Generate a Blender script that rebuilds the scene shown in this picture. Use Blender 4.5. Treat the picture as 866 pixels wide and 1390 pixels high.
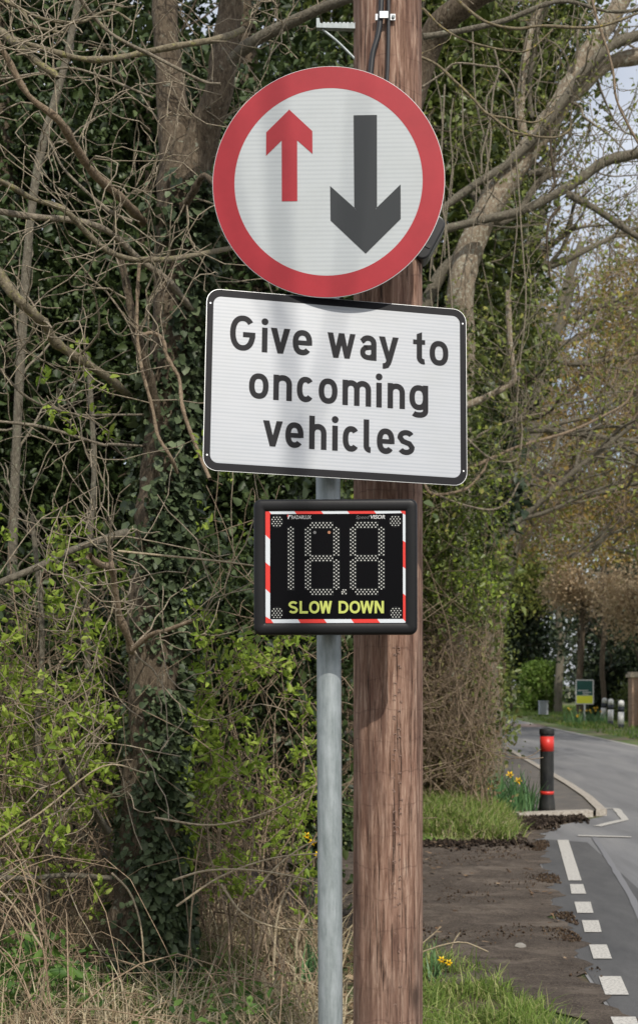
import bpy, math, random
import numpy as np
from mathutils import Vector, Matrix
random.seed(7); rng = np.random.default_rng(11)
R = math.radians
sc = bpy.context.scene
for o in list(bpy.data.objects): bpy.data.objects.remove(o)

# ------------------------------------------------------------------ camera
EYE = 1.62; FOC = 1827.0; CAMY = .238; HORIZON = 928   # a level camera with the lens shifted up, as the upright poles show
cam = bpy.data.cameras.new('camera'); camo = bpy.data.objects.new('camera', cam)
sc.collection.objects.link(camo); sc.camera = camo
cam.sensor_fit = 'VERTICAL'; cam.sensor_height = 38.49; cam.sensor_width = 38.49
cam.lens = 38.49*FOC/1390; cam.shift_y = (HORIZON-695)/1390
camo.location = (0, CAMY, EYE); camo.rotation_euler = (R(90), 0, 0)
cam.clip_start = 0.05; cam.clip_end = 2000
cam.dof.use_dof = True; cam.dof.focus_distance = 4.45; cam.dof.aperture_fstop = 7.5
sc.render.resolution_x = 637; sc.render.resolution_y = 1024

# ------------------------------------------------------------------ sky and sun
SUN = Vector((0.22, -0.72, 0.66)).normalized()
world = bpy.data.worlds.new('World'); sc.world = world; world.use_nodes = True
nt = world.node_tree; nt.nodes.clear()
sky = nt.nodes.new('ShaderNodeTexSky'); sky.sky_type = 'NISHITA'; sky.sun_disc = False
sky.sun_elevation = math.asin(SUN.z); sky.sun_rotation = math.atan2(SUN.x, SUN.y)
sky.air_density = 1.0; sky.dust_density = 2.5; sky.ozone_density = 1.0
# thin bright cloud over most of the sky
tc = nt.nodes.new('ShaderNodeTexCoord'); nz = nt.nodes.new('ShaderNodeTexNoise')
nz.inputs['Scale'].default_value = 2.2; nz.inputs['Detail'].default_value = 6
rp = nt.nodes.new('ShaderNodeValToRGB'); rp.color_ramp.elements[0].position = .33; rp.color_ramp.elements[1].position = .6
mx = nt.nodes.new('ShaderNodeMix'); mx.data_type = 'RGBA'
mx.inputs[7].default_value = (9.3, 9.6, 10.3, 1)
bg = nt.nodes.new('ShaderNodeBackground'); bg.inputs[1].default_value = 0.10
out = nt.nodes.new('ShaderNodeOutputWorld')
nt.links.new(tc.outputs['Generated'], nz.inputs['Vector']); nt.links.new(nz.outputs[0], rp.inputs[0])
nt.links.new(rp.outputs[0], mx.inputs[0]); nt.links.new(sky.outputs[0], mx.inputs[6])
nt.links.new(mx.outputs[2], bg.inputs[0]); nt.links.new(bg.outputs[0], out.inputs[0])
sl = bpy.data.lights.new('sun', 'SUN'); sl.energy = 3.0; sl.angle = R(0.6); sl.color = (1, .94, .84)
so = bpy.data.objects.new('sun', sl); sc.collection.objects.link(so)
so.rotation_euler = SUN.to_track_quat('Z', 'Y').to_euler()
sc.view_settings.view_transform = 'Standard'; sc.view_settings.look = 'None'
sc.view_settings.exposure = 0.1; sc.view_settings.gamma = 1; sc.view_settings.use_curve_mapping = False
sc.cycles.max_bounces = 6; sc.cycles.diffuse_bounces = 3; sc.cycles.transparent_max_bounces = 8

# ------------------------------------------------------------------ layout helpers (photo pixel at a real depth -> metres)
def P(u, v, Y):
    d = Y-CAMY; return np.array([(u-433)/FOC*d, Y, EYE+(HORIZON-v)/FOC*d])
def G(u, v, z=0.0):
    d = (EYE-z)*FOC/(v-HORIZON); return np.array([(u-433)/FOC*d, CAMY+d, z])

# ------------------------------------------------------------------ materials
def mat(name, col, rough=.7, metal=0, spec=None):
    m = bpy.data.materials.new(name); m.use_nodes = True
    b = m.node_tree.nodes['Principled BSDF']
    b.inputs['Base Color'].default_value = (*col, 1); b.inputs['Roughness'].default_value = rough
    b.inputs['Metallic'].default_value = metal
    if spec is not None: b.inputs['Specular IOR Level'].default_value = spec
    return m
def N(m, t): return m.node_tree.nodes.new(t)
def Lk(m, a, b): m.node_tree.links.new(a, b)
def bsdf(m): return m.node_tree.nodes['Principled BSDF']
def coords(m, scale=(1, 1, 1), kind='Object'):
    t = N(m, 'ShaderNodeTexCoord'); mp = N(m, 'ShaderNodeMapping'); mp.inputs['Scale'].default_value = scale
    Lk(m, t.outputs[kind], mp.inputs['Vector']); return mp.outputs[0]
def noise(m, vec, scale, detail=5, rough=.6, dist=0):
    n = N(m, 'ShaderNodeTexNoise'); n.inputs['Scale'].default_value = scale; n.inputs['Detail'].default_value = detail
    n.inputs['Roughness'].default_value = rough; n.inputs['Distortion'].default_value = dist
    Lk(m, vec, n.inputs['Vector']); return n.outputs[0]
def ramp(m, fac, stops):
    r = N(m, 'ShaderNodeValToRGB'); e = r.color_ramp.elements
    while len(e) < len(stops): e.new(.5)
    for i, (p, c) in enumerate(stops): e[i].position = p; e[i].color = (*c, 1) if len(c) == 3 else c
    Lk(m, fac, r.inputs[0]); return r.outputs[0]
def mixc(m, fac, a, b, mode='MIX'):
    x = N(m, 'ShaderNodeMix'); x.data_type = 'RGBA'; x.blend_type = mode
    if isinstance(fac, (int, float)): x.inputs[0].default_value = fac
    else: Lk(m, fac, x.inputs[0])
    for i, q in ((6, a), (7, b)):
        if isinstance(q, tuple): x.inputs[i].default_value = (*q, 1)
        else: Lk(m, q, x.inputs[i])
    return x.outputs[2]
def bump(m, h, strength=.5, dist=.01):
    b = N(m, 'ShaderNodeBump'); b.inputs['Strength'].default_value = strength; b.inputs['Distance'].default_value = dist
    Lk(m, h, b.inputs['Height']); Lk(m, b.outputs[0], bsdf(m).inputs['Normal'])

def bark(name, a, b, c=None, lichen=None, lich_pos=.62, zs=.42, sc_=60):
    m = mat(name, a, .9, spec=.2)
    v = coords(m, (1, 1, zs)); n1 = noise(m, v, sc_, 6, .65, .6)
    col = ramp(m, n1, [(.3, a), (.55, b), (.75, c or b)])
    if lichen:
        n2 = noise(m, coords(m), 26, 6, .75)
        k = ramp(m, n2, [(lich_pos-.04, (0, 0, 0)), (lich_pos+.04, (1, 1, 1))])
        col = mixc(m, k, col, lichen)
    Lk(m, col, bsdf(m).inputs['Base Color']); bump(m, n1, .9, .02); return m
M = {}
M['bark'] = bark('tree bark', (.04, .029, .02), (.135, .105, .073), (.25, .21, .155), (.26, .27, .21), .64)
M['bark_pale'] = bark('pale lichened bark', (.16, .12, .085), (.29, .235, .17), (.40, .345, .27), (.43, .42, .34), .56, .6, 34)
M['bark_grey'] = bark('grey bark', (.085, .075, .055), (.17, .15, .115), (.26, .235, .185), (.27, .28, .20), .62, .5)
M['twig'] = bark('brown twig', (.15, .105, .07), (.30, .23, .16), (.40, .32, .23), None, .5, .6)
M['twig_grey'] = bark('grey twig', (.14, .12, .09), (.27, .23, .175), (.38, .34, .26), (.33, .32, .17), .63, .6)
M['twig_yellow'] = bark('twig with yellow lichen', (.14, .11, .075), (.24, .20, .13), (.33, .28, .19), (.42, .33, .07), .60, .6)
M['twig_moss'] = bark('branch with green grey lichen', (.12, .10, .07), (.24, .205, .14), (.34, .30, .22), (.30, .28, .12), .58, .6)
M['twig_pale'] = bark('pale grey twig', (.20, .165, .12), (.37, .31, .23), (.48, .42, .32), (.40, .37, .20), .62, .6)
M['twig_dark'] = bark('dark twig', (.05, .04, .03), (.11, .085, .06), (.17, .135, .1), None, .5, .6)
M['bramble'] = bark('dry bramble cane', (.24, .165, .11), (.40, .30, .20), (.50, .40, .28), None, .5, .6)
M['straw'] = bark('straw', (.30, .235, .15), (.46, .38, .26), (.56, .48, .35), None, .5, .6)

def leafmat(name, stops, rough=.45, transl=.25, spec=.5):
    m = mat(name, stops[0], rough, spec=spec)
    a = N(m, 'ShaderNodeAttribute'); a.attribute_name = 'rnd'
    n = len(stops); c = ramp(m, a.outputs['Fac'], [(i/(n-1), s) for i, s in enumerate(stops)])
    Lk(m, c, bsdf(m).inputs['Base Color'])
    if transl:
        t = N(m, 'ShaderNodeBsdfTranslucent'); mixs = N(m, 'ShaderNodeMixShader'); mixs.inputs[0].default_value = transl
        Lk(m, c, t.inputs[0]); o = m.node_tree.nodes['Material Output']
        Lk(m, bsdf(m).outputs[0], mixs.inputs[1]); Lk(m, t.outputs[0], mixs.inputs[2]); Lk(m, mixs.outputs[0], o.inputs[0])
    return m
M['ivy'] = leafmat('ivy leaves', [(.015, .025, .009), (.030, .050, .015), (.055, .085, .024), (.10, .135, .05)],   .45, .12, .4)
M['ivy_mid'] = leafmat('mid green leaves', [(.04, .06, .015), (.08, .11, .025), (.13, .17, .035), (.20, .24, .07)], .4, .2)
M['fresh'] = leafmat('fresh spring leaves', [(.14, .22, .025), (.23, .33, .04), (.32, .42, .06), (.42, .50, .11)], .5, .4, .3)
M['bud'] = leafmat('ochre buds', [(.20, .13, .05), (.30, .20, .06), (.34, .26, .07), (.26, .28, .06)], .6, .3, .2)
M['budgreen'] = leafmat('opening green buds', [(.16, .14, .05), (.17, .21, .05), (.24, .28, .07), (.32, .30, .08)], .6, .3, .2)
M['bud_brown'] = leafmat('brown hedge leaves', [(.12, .085, .045), (.20, .15, .08), (.17, .18, .06), (.30, .23, .14)], .6, .25, .2)
M['copper'] = leafmat('dry tan leaves', [(.36, .27, .17), (.46, .35, .22), (.56, .44, .30), (.46, .38, .22)], .6, .3, .2)
M['conifer'] = leafmat('dark evergreen', [(.010, .022, .010), (.022, .042, .016), (.04, .06, .024), (.06, .08, .03)], .5, .1)
M['lime'] = leafmat('lime hedge', [(.07, .12, .02), (.11, .19, .03), (.15, .24, .04), (.20, .28, .07)], .5, .3, .3)
M['grass'] = leafmat('grass', [(.06, .12, .02), (.10, .19, .03), (.16, .25, .05), (.30, .30, .11)], .55, .3, .3)
M['bankgrass'] = leafmat('bank grass', [(.10, .17, .03), (.17, .26, .05), (.25, .34, .08), (.42, .40, .18)], .55, .3, .3)
M['drygrass'] = leafmat('dry grass', [(.26, .20, .12), (.40, .32, .20), (.52, .44, .29), (.58, .51, .36)], .7, .2, .2)
M['weed'] = leafmat('nettle leaves', [(.04, .10, .02), (.07, .15, .03), (.12, .21, .04), (.16, .27, .07)], .5, .3, .3)
M['daffleaf'] = leafmat('daffodil leaves', [(.05, .12, .05), (.08, .18, .07), (.12, .24, .09), (.18, .30, .12)], .45, .25, .4)
M['litter'] = leafmat('leaf litter', [(.08, .05, .03), (.16, .10, .06), (.27, .18, .11), (.36, .27, .18)], .8, .1, .2)
M['petal'] = mat('yellow petals', (.85, .55, .01), .5)
M['clod'] = leafmat('soil clods', [(.045, .032, .024), (.085, .062, .046), (.14, .105, .08), (.22, .165, .12)], .95, 0, .1)
M['stone'] = mat('pale stone', (.24, .225, .20), .9)

# ------------------------------------------------------------------ object helpers
def link(o): sc.collection.objects.link(o)
def tag(o, label=None, cat=None, group=None, kind=None):
    if label: o['label'] = label
    if cat: o['category'] = cat
    if group: o['group'] = group
    if kind: o['kind'] = kind
    return o
def empty(name, loc=(0, 0, 0), rot=(0, 0, 0), label=None, cat=None, group=None):
    o = bpy.data.objects.new(name, None); link(o); o.location = loc; o.rotation_euler = rot
    o.empty_display_size = .1; return tag(o, label, cat, group)
def parent_keep(o, par):
    o.parent = par
def mesh_np(name, V, Q, material, parent=None, rnd=None, smooth=False, tris=False):
    """V (n,3) world coordinates, Q (m,k) faces; child meshes keep world shape whatever the parent's base point is"""
    V = np.asarray(V, np.float32).reshape(-1, 3); Q = np.asarray(Q, np.int32)
    if parent is not None: V = V - np.array(parent.matrix_world.translation if False else parent.location, np.float32)
    me = bpy.data.meshes.new(name); k = Q.shape[1]
    me.vertices.add(len(V)); me.vertices.foreach_set('co', V.ravel())
    me.loops.add(Q.size); me.loops.foreach_set('vertex_index', Q.ravel())
    me.polygons.add(len(Q)); me.polygons.foreach_set('loop_start', np.arange(len(Q), dtype=np.int32)*k)
    me.polygons.foreach_set('loop_total', np.full(len(Q), k, np.int32))
    if smooth: me.polygons.foreach_set('use_smooth', np.ones(len(Q), bool))
    if rnd is not None:
        a = me.attributes.new('rnd', 'FLOAT', 'FACE'); a.data.foreach_set('value', np.asarray(rnd, np.float32))
    me.update(); me.validate(); me.materials.append(material)
    o = bpy.data.objects.new(name, me); link(o)
    if parent is not None: o.parent = parent
    return o
def mesh_py(name, V, F, material, parent=None, smooth=False):
    me = bpy.data.meshes.new(name); me.from_pydata([tuple(v) for v in V], [], F); me.update()
    me.materials.append(material)
    if smooth:
        for p in me.polygons: p.use_smooth = True
    o = bpy.data.objects.new(name, me); link(o)
    if parent is not None: o.parent = parent
    return o
class MB:
    """collects quads/ngons in local coordinates"""
    def __init__(s): s.v = []; s.f = []; s.z = 0
    def add(s, V, F):
        n = len(s.v); s.v += [tuple(v) for v in V]; s.f += [[i+n for i in f] for f in F]; return s
    def box(s, c, d, rot=None):
        V = [Vector((x*d[0]/2, y*d[1]/2, z*d[2]/2)) for x in (-1, 1) for y in (-1, 1) for z in (-1, 1)]
        if rot: V = [rot @ v for v in V]
        V = [v+Vector(c) for v in V]
        return s.add(V, [[0, 1, 3, 2], [4, 6, 7, 5], [0, 4, 5, 1], [2, 3, 7, 6], [0, 2, 6, 4], [1, 5, 7, 3]])
    def prism(s, pts, y0, y1):
        """outline pts (x,z) extruded from y0 (front) to y1"""
        n = len(pts); V = [(x, y0, z) for x, z in pts]+[(x, y1, z) for x, z in pts]
        F = [list(range(n)), list(range(2*n-1, n-1, -1))]+[[i, i+n, (i+1) % n+n, (i+1) % n] for i in range(n)]
        return s.add(V, F)
    def lathe(s, prof, seg=32, c=(0, 0, 0)):
        V = []; F = []
        for r, z in prof:
            for k in range(seg):
                a = 2*math.pi*k/seg; V.append((c[0]+r*math.cos(a), c[1]+r*math.sin(a), c[2]+z))
        for i in range(len(prof)-1):
            for k in range(seg):
                F.append([i*seg+k, i*seg+(k+1) % seg, (i+1)*seg+(k+1) % seg, (i+1)*seg+k])
        F.append(list(range(seg))[::-1]); F.append([(len(prof)-1)*seg+k for k in range(seg)])
        return s.add(V, F)
    def ribbon(s, pts, w, y, closed=False, dz=.00012):
        """flat stroke in the x-z plane facing -y"""
        s.z += 1; yy = y - dz*(s.z % 12)*.5
        pts = [np.array(p, float) for p in pts]; n = len(pts); L = []; Rr = []
        for i in range(n):
            a = pts[(i-1) % n] if (closed or i > 0) else pts[i]; b = pts[(i+1) % n] if (closed or i < n-1) else pts[i]
            if (closed or i > 0) and (closed or i < n-1):
                d1 = pts[i]-a; d2 = b-pts[i]; d1 /= np.linalg.norm(d1); d2 /= np.linalg.norm(d2)
                n1 = np.array([-d1[1], d1[0]]); n2 = np.array([-d2[1], d2[0]]); m = n1+n2; m /= np.linalg.norm(m)
                q = m*(w/2)/max(.5, m @ n1)
            else:
                d = b-a; d /= np.linalg.norm(d); q = np.array([-d[1], d[0]])*w/2
            L.append(pts[i]+q); Rr.append(pts[i]-q)
        V = [(p[0], yy, p[1]) for p in L]+[(p[0], yy, p[1]) for p in Rr]
        F = [[i, i+1, n+i+1, n+i] for i in range(n-1)]
        if closed: F.append([n-1, 0, n, 2*n-1])
        return s.add(V, F)
    def poly(s, pts, y):
        s.z += 1; yy = y-.00006*(s.z % 12)
        return s.add([(x, yy, z) for x, z in pts], [list(range(len(pts)))])
    def disc(s, c, r, y, seg=20): return s.poly([(c[0]+r*math.cos(2*math.pi*k/seg), c[1]+r*math.sin(2*math.pi*k/seg)) for k in range(seg)], y)
    def build(s, name, m, parent=None, smooth=False, bevel=0, seg=2):
        o = mesh_py(name, s.v, s.f, m, parent, smooth)
        if bevel:
            b = o.modifiers.new('bevel', 'BEVEL'); b.width = bevel; b.segments = seg; b.limit_method = 'ANGLE'; b.angle_limit = R(40)
        return o
def rrect(w, h, r, seg=8, cx=0, cz=0):
    pts = []
    for sx, sz, a0 in ((1, 1, 0), (-1, 1, 90), (-1, -1, 180), (1, -1, 270)):
        for k in range(seg+1):
            a = R(a0+90*k/seg); pts.append((cx+sx*(w/2-r)+r*math.cos(a), cz+sz*(h/2-r)+r*math.sin(a)))
    return pts

# ---- organic builders (all numpy)
def smooth_line(pts, n):
    """Catmull-Rom through pts (k,3) resampled to n"""
    p = np.asarray(pts, float)
    if len(p) < 3:
        t = np.linspace(0, 1, n)[:, None]; return p[0]*(1-t)+p[-1]*t
    q = np.vstack([2*p[0]-p[1], p, 2*p[-1]-p[-2]]); k = len(p)-1
    t = np.linspace(0, k-1e-6, n); i = t.astype(int); f = (t-i)[:, None]
    a, b, c, d = q[i], q[i+1], q[i+2], q[i+3]
    return .5*((2*b)+(-a+c)*f+(2*a-5*b+4*c-d)*f**2+(-a+3*b-3*c+d)*f**3)
def tubes(lines, radii, sides=5):
    """lines: list of (n,3), radii: list of (n,) -> V,Q"""
    groups = {}
    for l, r in zip(lines, radii): groups.setdefault(len(l), []).append((l, r))
    Vs = []; Qs = []; off = 0
    for n, it in groups.items():
        Lr = np.array([i[0] for i in it], float); Rd = np.array([i[1] for i in it], float)
        T = np.gradient(Lr, axis=1); T /= np.linalg.norm(T, axis=2, keepdims=True)+1e-9
        ref = np.array([.31, .17, .93]); mean = T.mean(1); 
        refs = np.where((np.abs(mean @ (ref/np.linalg.norm(ref))) > .75)[:, None], np.array([[.9, -.4, .1]]), ref[None])
        U = np.cross(T, refs[:, None, :]); U /= np.linalg.norm(U, axis=2, keepdims=True)+1e-9
        W = np.cross(T, U); a = np.arange(sides)*2*np.pi/sides
        V = Lr[:, :, None]+Rd[:, :, None, None]*(U[:, :, None]*np.cos(a)[:, None]+W[:, :, None]*np.sin(a)[:, None])
        m = len(it); idx = np.arange(m*n*sides).reshape(m, n, sides)+off
        A = idx[:, :-1]; B = idx[:, 1:]
        Q = np.stack([A, np.roll(A, -1, 2), np.roll(B, -1, 2), B], -1).reshape(-1, 4)
        Vs.append(V.reshape(-1, 3)); Qs.append(Q); off += V.size//3
    return np.vstack(Vs), np.vstack(Qs)
def tube_obj(name, lines, radii, m, parent=None, sides=5):
    V, Q = tubes(lines, radii, sides); return mesh_np(name, V, Q, m, parent, smooth=True)
def norm(a): return a/(np.linalg.norm(a, axis=-1, keepdims=True)+1e-9)
def leaves(pos, ln, wr=.6, droop=.5, out=None, upn=.6, fold=.15, jitter=1.0):
    """pos (n,3) leaf bases -> V,Q,rnd ; two folded quads a leaf"""
    n = len(pos); d = rng.normal(size=(n, 3))*jitter
    if out is not None: d += out
    d[:, 2] -= droop; d = norm(d)
    up = rng.normal(size=(n, 3))*.55; up[:, 2] += upn
    if out is not None: up += out*.6
    s = norm(np.cross(d, up)); nn = np.cross(s, d)
    L = (ln*(.45+1.15*rng.random(n)**1.3))[:, None]; w = L*wr*.5
    b = pos; t = pos+d*L
    r1 = pos+d*L*.28+s*w+nn*L*fold; r2 = pos+d*L*.68+s*w*.72+nn*L*fold*.7
    l1 = pos+d*L*.28-s*w+nn*L*fold; l2 = pos+d*L*.68-s*w*.72+nn*L*fold*.7
    V = np.stack([b, r1, r2, t, l2, l1], 1).reshape(-1, 3)
    i = np.arange(n)[:, None]*6
    Q = np.concatenate([i+np.array([[0, 1, 2, 3]]), i+np.array([[0, 3, 4, 5]])], 1).reshape(-1, 4)
    r = np.repeat(np.clip(rng.random(n)*.8+rng.normal(size=n)*.12+.1, 0, 1), 2)
    return V, Q, r
def leaf_obj(name, pos, ln, m, parent=None, **k):
    V, Q, r = leaves(np.asarray(pos), ln, **k); return mesh_np(name, V, Q, m, parent, rnd=r)
def blades(base, ln, width, lean=.4, bend=.5, dirs=None):
    n = len(base); a = rng.random(n)*2*np.pi; h = np.stack([np.cos(a), np.sin(a), np.zeros(n)], 1)
    if dirs is not None: h = norm(h+dirs)
    L = ln*(.5+.8*rng.random(n))[:, None]; le = (lean*rng.random(n))[:, None]
    b2 = rng.random(n)*np.pi*2; s = np.stack([np.cos(b2), np.sin(b2), np.zeros(n)], 1)*width/2
    z = np.array([0, 0, 1.]); be = (bend*rng.random(n))[:, None]
    p0 = base; p1 = base+(z*(1-le*.3)+h*le)*L*.5; p2 = p1+(z*(1-le*.5-be*.9)+h*(le+be))*L*.5
    V = np.stack([p0-s, p0+s, p1+s*.8, p1-s*.8, p2+s*.12, p2-s*.12], 1).reshape(-1, 3)
    i = np.arange(n)[:, None]*6
    Q = np.concatenate([i+np.array([[0, 1, 2, 3]]), i+np.array([[3, 2, 4, 5]])], 1).reshape(-1, 4)
    return V, Q, np.repeat(rng.random(n), 2)
def blade_obj(name, base, ln, width, m, parent=None, **k):
    V, Q, r = blades(np.asarray(base), ln, width, **k); return mesh_np(name, V, Q, m, parent, rnd=r)
def vnoise(p, f=1.0, seed=0):
    """cheap smooth 3-D noise from sines, about -1..1"""
    p = np.asarray(p)*f; r = np.random.default_rng(seed); s = 0
    for _ in range(5):
        k = r.normal(size=3)*2.2; s = s+np.sin(p @ k+r.random()*6.3)
    return s/2.6
def grow(start, d, length, rad, level, lines, radii, tips, nseg=6, wig=.25, kids=(4, 6), ratio=.62, grav=0.0, spread=.9, minr=.002, taper=.35, up=.15):
    """recursive branching"""
    pts = [np.array(start, float)]; d = norm(np.array(d, float)); st = length/nseg
    for i in range(nseg):
        d = norm(d+rng.normal(size=3)*wig*.5+np.array([0, 0, up*.3-grav*.3])); pts.append(pts[-1]+d*st)
    pts = np.array(pts); r = np.maximum(np.linspace(rad, rad*taper, nseg+1), minr)
    lines.append(pts); radii.append(r)
    if level == 0: tips.append(pts[-1]); tips.append(pts[-2]); tips.append(pts[nseg//2]); return
    for k in range(random.randint(*kids)):
        f = random.uniform(.22, 1.0); j = min(nseg-1, int(f*nseg)); p = pts[j]+(pts[j+1]-pts[j])*random.random()
        dd = norm(norm(pts[j+1]-pts[j])+rng.normal(size=3)*spread)
        grow(p, dd, length*ratio*random.uniform(.7, 1.2), max(r[j]*.6, minr), level-1, lines, radii, tips, max(3, nseg-1), wig, kids, ratio, grav, spread, minr, taper, up)
def side_twigs(line, rad, n, ln, lines, radii, tips, level=1, bias=(0, 0, .2), spread=1.0, r0=None):
    """random twigs along an authored branch"""
    for k in range(n):
        f = random.uniform(.1, .98)*(len(line)-1); j = int(f); p = line[j]+(line[min(j+1, len(line)-1)]-line[j])*(f-j)
        t = norm(line[min(j+1, len(line)-1)]-line[max(j-1, 0)]); dd = norm(t*.5+rng.normal(size=3)*spread*.7+np.array(bias))
        grow(p, dd, ln*random.uniform(.4, 1.3), r0 or max(.0022, rad[j]*.35), level, lines, radii, tips, 7, .5, (2, 4), .6)
def clump_points(centres, per, spread):
    c = np.repeat(np.asarray(centres), per, 0); return c+rng.normal(size=c.shape)*spread
def blob_centres(c, rad, n, thr=-.2, f=1.2, seed=1, shell=.35):
    """clump centres in an ellipsoid with noisy gaps, more of them near its surface"""
    out = []
    while sum(len(o) for o in out) < n:
        d = norm(rng.normal(size=(n*2, 3))); r = (shell+(1-shell)*rng.random(n*2)**.5)[:, None]
        wob = 1+.22*vnoise(d, 1.5, seed)[:, None]; p = np.array(c)+d*r*wob*np.array(rad)
        out.append(p[vnoise(p, f, seed+5) > thr])
    return np.vstack(out)[:n]
def box_centres(lo, hi, n, thr=-.3, f=1.2, seed=1):
    out = []
    while sum(len(o) for o in out) < n:
        p = np.array(lo)+rng.random((n*2, 3))*(np.array(hi)-np.array(lo)); out.append(p[vnoise(p, f, seed) > thr])
    return np.vstack(out)[:n]

# ================================================================== SETTING
def gh(x, y):
    """ground height: flat by the road, a little uneven in the wood"""
    x = np.asarray(x, float); y = np.asarray(y, float)
    k = np.clip((-.2-x+.0*y)/1.5, 0, 1); far = np.clip((y-14)/3, 0, 1)*np.clip((.135*y-.9-x)/1.5, 0, 1)
    k = np.maximum(k, far)
    return k*(.06*np.sin(x*1.7+y*.9)+.05*np.sin(x*.6-y*1.9+1)+.05)
def make_ground():
    def axis(lo, hi, n): 
        t = np.linspace(-1, 1, n); return np.where(t < 0, -lo*np.sign(t)*0+lo*np.abs(t)**3, hi*np.abs(t)**3)
    xs = axis(-400, 400, 161); ys = 10+axis(-300, 900, 161)
    X, Y = np.meshgrid(xs, ys, indexing='ij'); Z = gh(X, Y); n = len(xs); m = len(ys)
    V = np.stack([X, Y, Z], -1).reshape(-1, 3); i = np.arange(n*m).reshape(n, m)
    Q = np.stack([i[:-1, :-1], i[1:, :-1], i[1:, 1:], i[:-1, 1:]], -1).reshape(-1, 4)
    m_ = mat('woodland ground', (.1, .07, .05), .95); v = coords(m_)
    n1 = noise(m_, v, 2.2, 6, .65); n2 = noise(m_, v, 45, 5, .7); n3 = noise(m_, v, 1.1, 3)
    c1 = ramp(m_, n2, [(.3, (.045, .032, .022)), (.5, (.12, .085, .055)), (.7, (.24, .18, .12))])
    c2 = ramp(m_, n2, [(.3, (.035, .07, .015)), (.7, (.10, .16, .04))])
    k = ramp(m_, n1, [(.46, (0, 0, 0)), (.6, (1, 1, 1))])
    Lk(m_, mixc(m_, k, c1, c2), bsdf(m_).inputs['Base Color']); bump(m_, n2, .8, .03)
    tag(mesh_np('ground', V, Q, m_, smooth=True), kind='structure')
make_ground()

def resamp(pts, step=.5):
    pts = np.asarray(pts, float); out = []
    for a, b in zip(pts[:-1], pts[1:]):
        n = max(1, int(np.linalg.norm(b-a)/step)); out += [a+(b-a)*k/n for k in range(n)]
    out.append(pts[-1]); return np.array(out)
LEFT = [(1.05, -12), (1.2, 0), (1.38, 6), (1.5, 8.2), (1.68, 10), (2.0, 12.5), (2.3, 14.6), (2.75, 15.6), (3.45, 16.6), (3.74, 18.6), (3.9, 21), (4.2, 26), (4.55, 32), (5.3, 45), (6.1, 60), (7.2, 90), (8, 160)]
RIGHT = [(8.0, -12), (8.0, 0), (8.0, 6), (8.02, 8.2), (8.05, 10), (8.1, 12.5), (8.12, 14.6), (8.14, 15.6), (8.15, 16.6), (8.17, 18.6), (8.2, 21), (8.22, 26), (8.25, 32), (8.45, 45), (8.8, 60), (9.8, 90), (12, 160)]
def strip(name, A, B, z, material, n=12):
    A = np.array(A); B = np.array(B); V = []; Q = []
    for a, b in zip(A, B):
        for k in range(n+1): p = a+(b-a)*k/n; V.append((p[0], p[1], z))
    for i in range(len(A)-1):
        for k in range(n):
            q = i*(n+1)+k; Q.append((q, q+1, q+n+2, q+n+1))
    return mesh_np(name, V, Q, material)
ma = mat('worn asphalt', (.14, .14, .145), .85); v = coords(ma)
g1 = noise(ma, v, 160, 3, .8); g2 = noise(ma, coords(ma, (1, .12, 1)), 1.6, 5, .65, .4); g3 = noise(ma, v, .9, 4)
base = ramp(ma, g1, [(.3, (.11, .11, .112)), (.5, (.20, .20, .203)), (.72, (.33, .33, .33))])
Lk(ma, mixc(ma, .55, base, ramp(ma, g2, [(.35, (.13, .13, .135)), (.5, (.20, .20, .205)), (.66, (.28, .275, .27))])), bsdf(ma).inputs['Base Color'])
bump(ma, g1, .5, .006)
tag(strip('road', LEFT, RIGHT, .006, ma), kind='structure')
# dark resurfaced strip at the junction and its tar seam
mp_ = mat('dark asphalt patch', (.075, .075, .078), .85); v = coords(mp_); g = noise(mp_, v, 160, 3, .8)
gg = noise(mp_, coords(mp_, (1, .3, 1)), 2.5, 5, .7)
Lk(mp_, mixc(mp_, .5, ramp(mp_, g, [(.3, (.045, .045, .047)), (.7, (.13, .13, .132))]), ramp(mp_, gg, [(.35, (.05, .05, .052)), (.6, (.12, .118, .115))])), bsdf(mp_).inputs['Base Color']); bump(mp_, g, .5, .006)
PA = [(1.22, 1), (1.40, 6), (1.52, 8.2), (1.70, 10), (2.02, 12.5), (2.28, 14.2)]
PB = [(2.2, 1), (2.25, 6), (2.32, 8.2), (2.45, 10), (2.62, 12.5), (2.72, 13.9)]
pat = strip('road_patch', PA, PB, .010, mp_, 4); tag(pat, kind='structure')
mt = mat('tar seam', (.20, .20, .21), .7)
def flat_line(name, pts, w, z, material, kind='structure', wob=0):
    p = np.array(pts, float)[:, :2]; t = np.gradient(p, axis=0); t /= np.linalg.norm(t, axis=1, keepdims=True)
    nn = np.stack([-t[:, 1], t[:, 0]], 1)*w/2; nn *= 1+wob*rng.normal(size=(len(p), 1))
    V = []; 
    for a, b in zip(p+nn, p-nn): V += [(a[0], a[1], z), (b[0], b[1], z)]
    Q = [(2*i, 2*i+1, 2*i+3, 2*i+2) for i in range(len(p)-1)]
    return tag(mesh_np(name, V, Q, material), kind=kind)
seam = resamp([G(*q)[:2] for q in [(806, 1138), (823, 1165), (840, 1192), (858, 1222), (872, 1255)]], .25)
flat_line('tar_seam', seam, .05, .014, mt, wob=.15)

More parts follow.
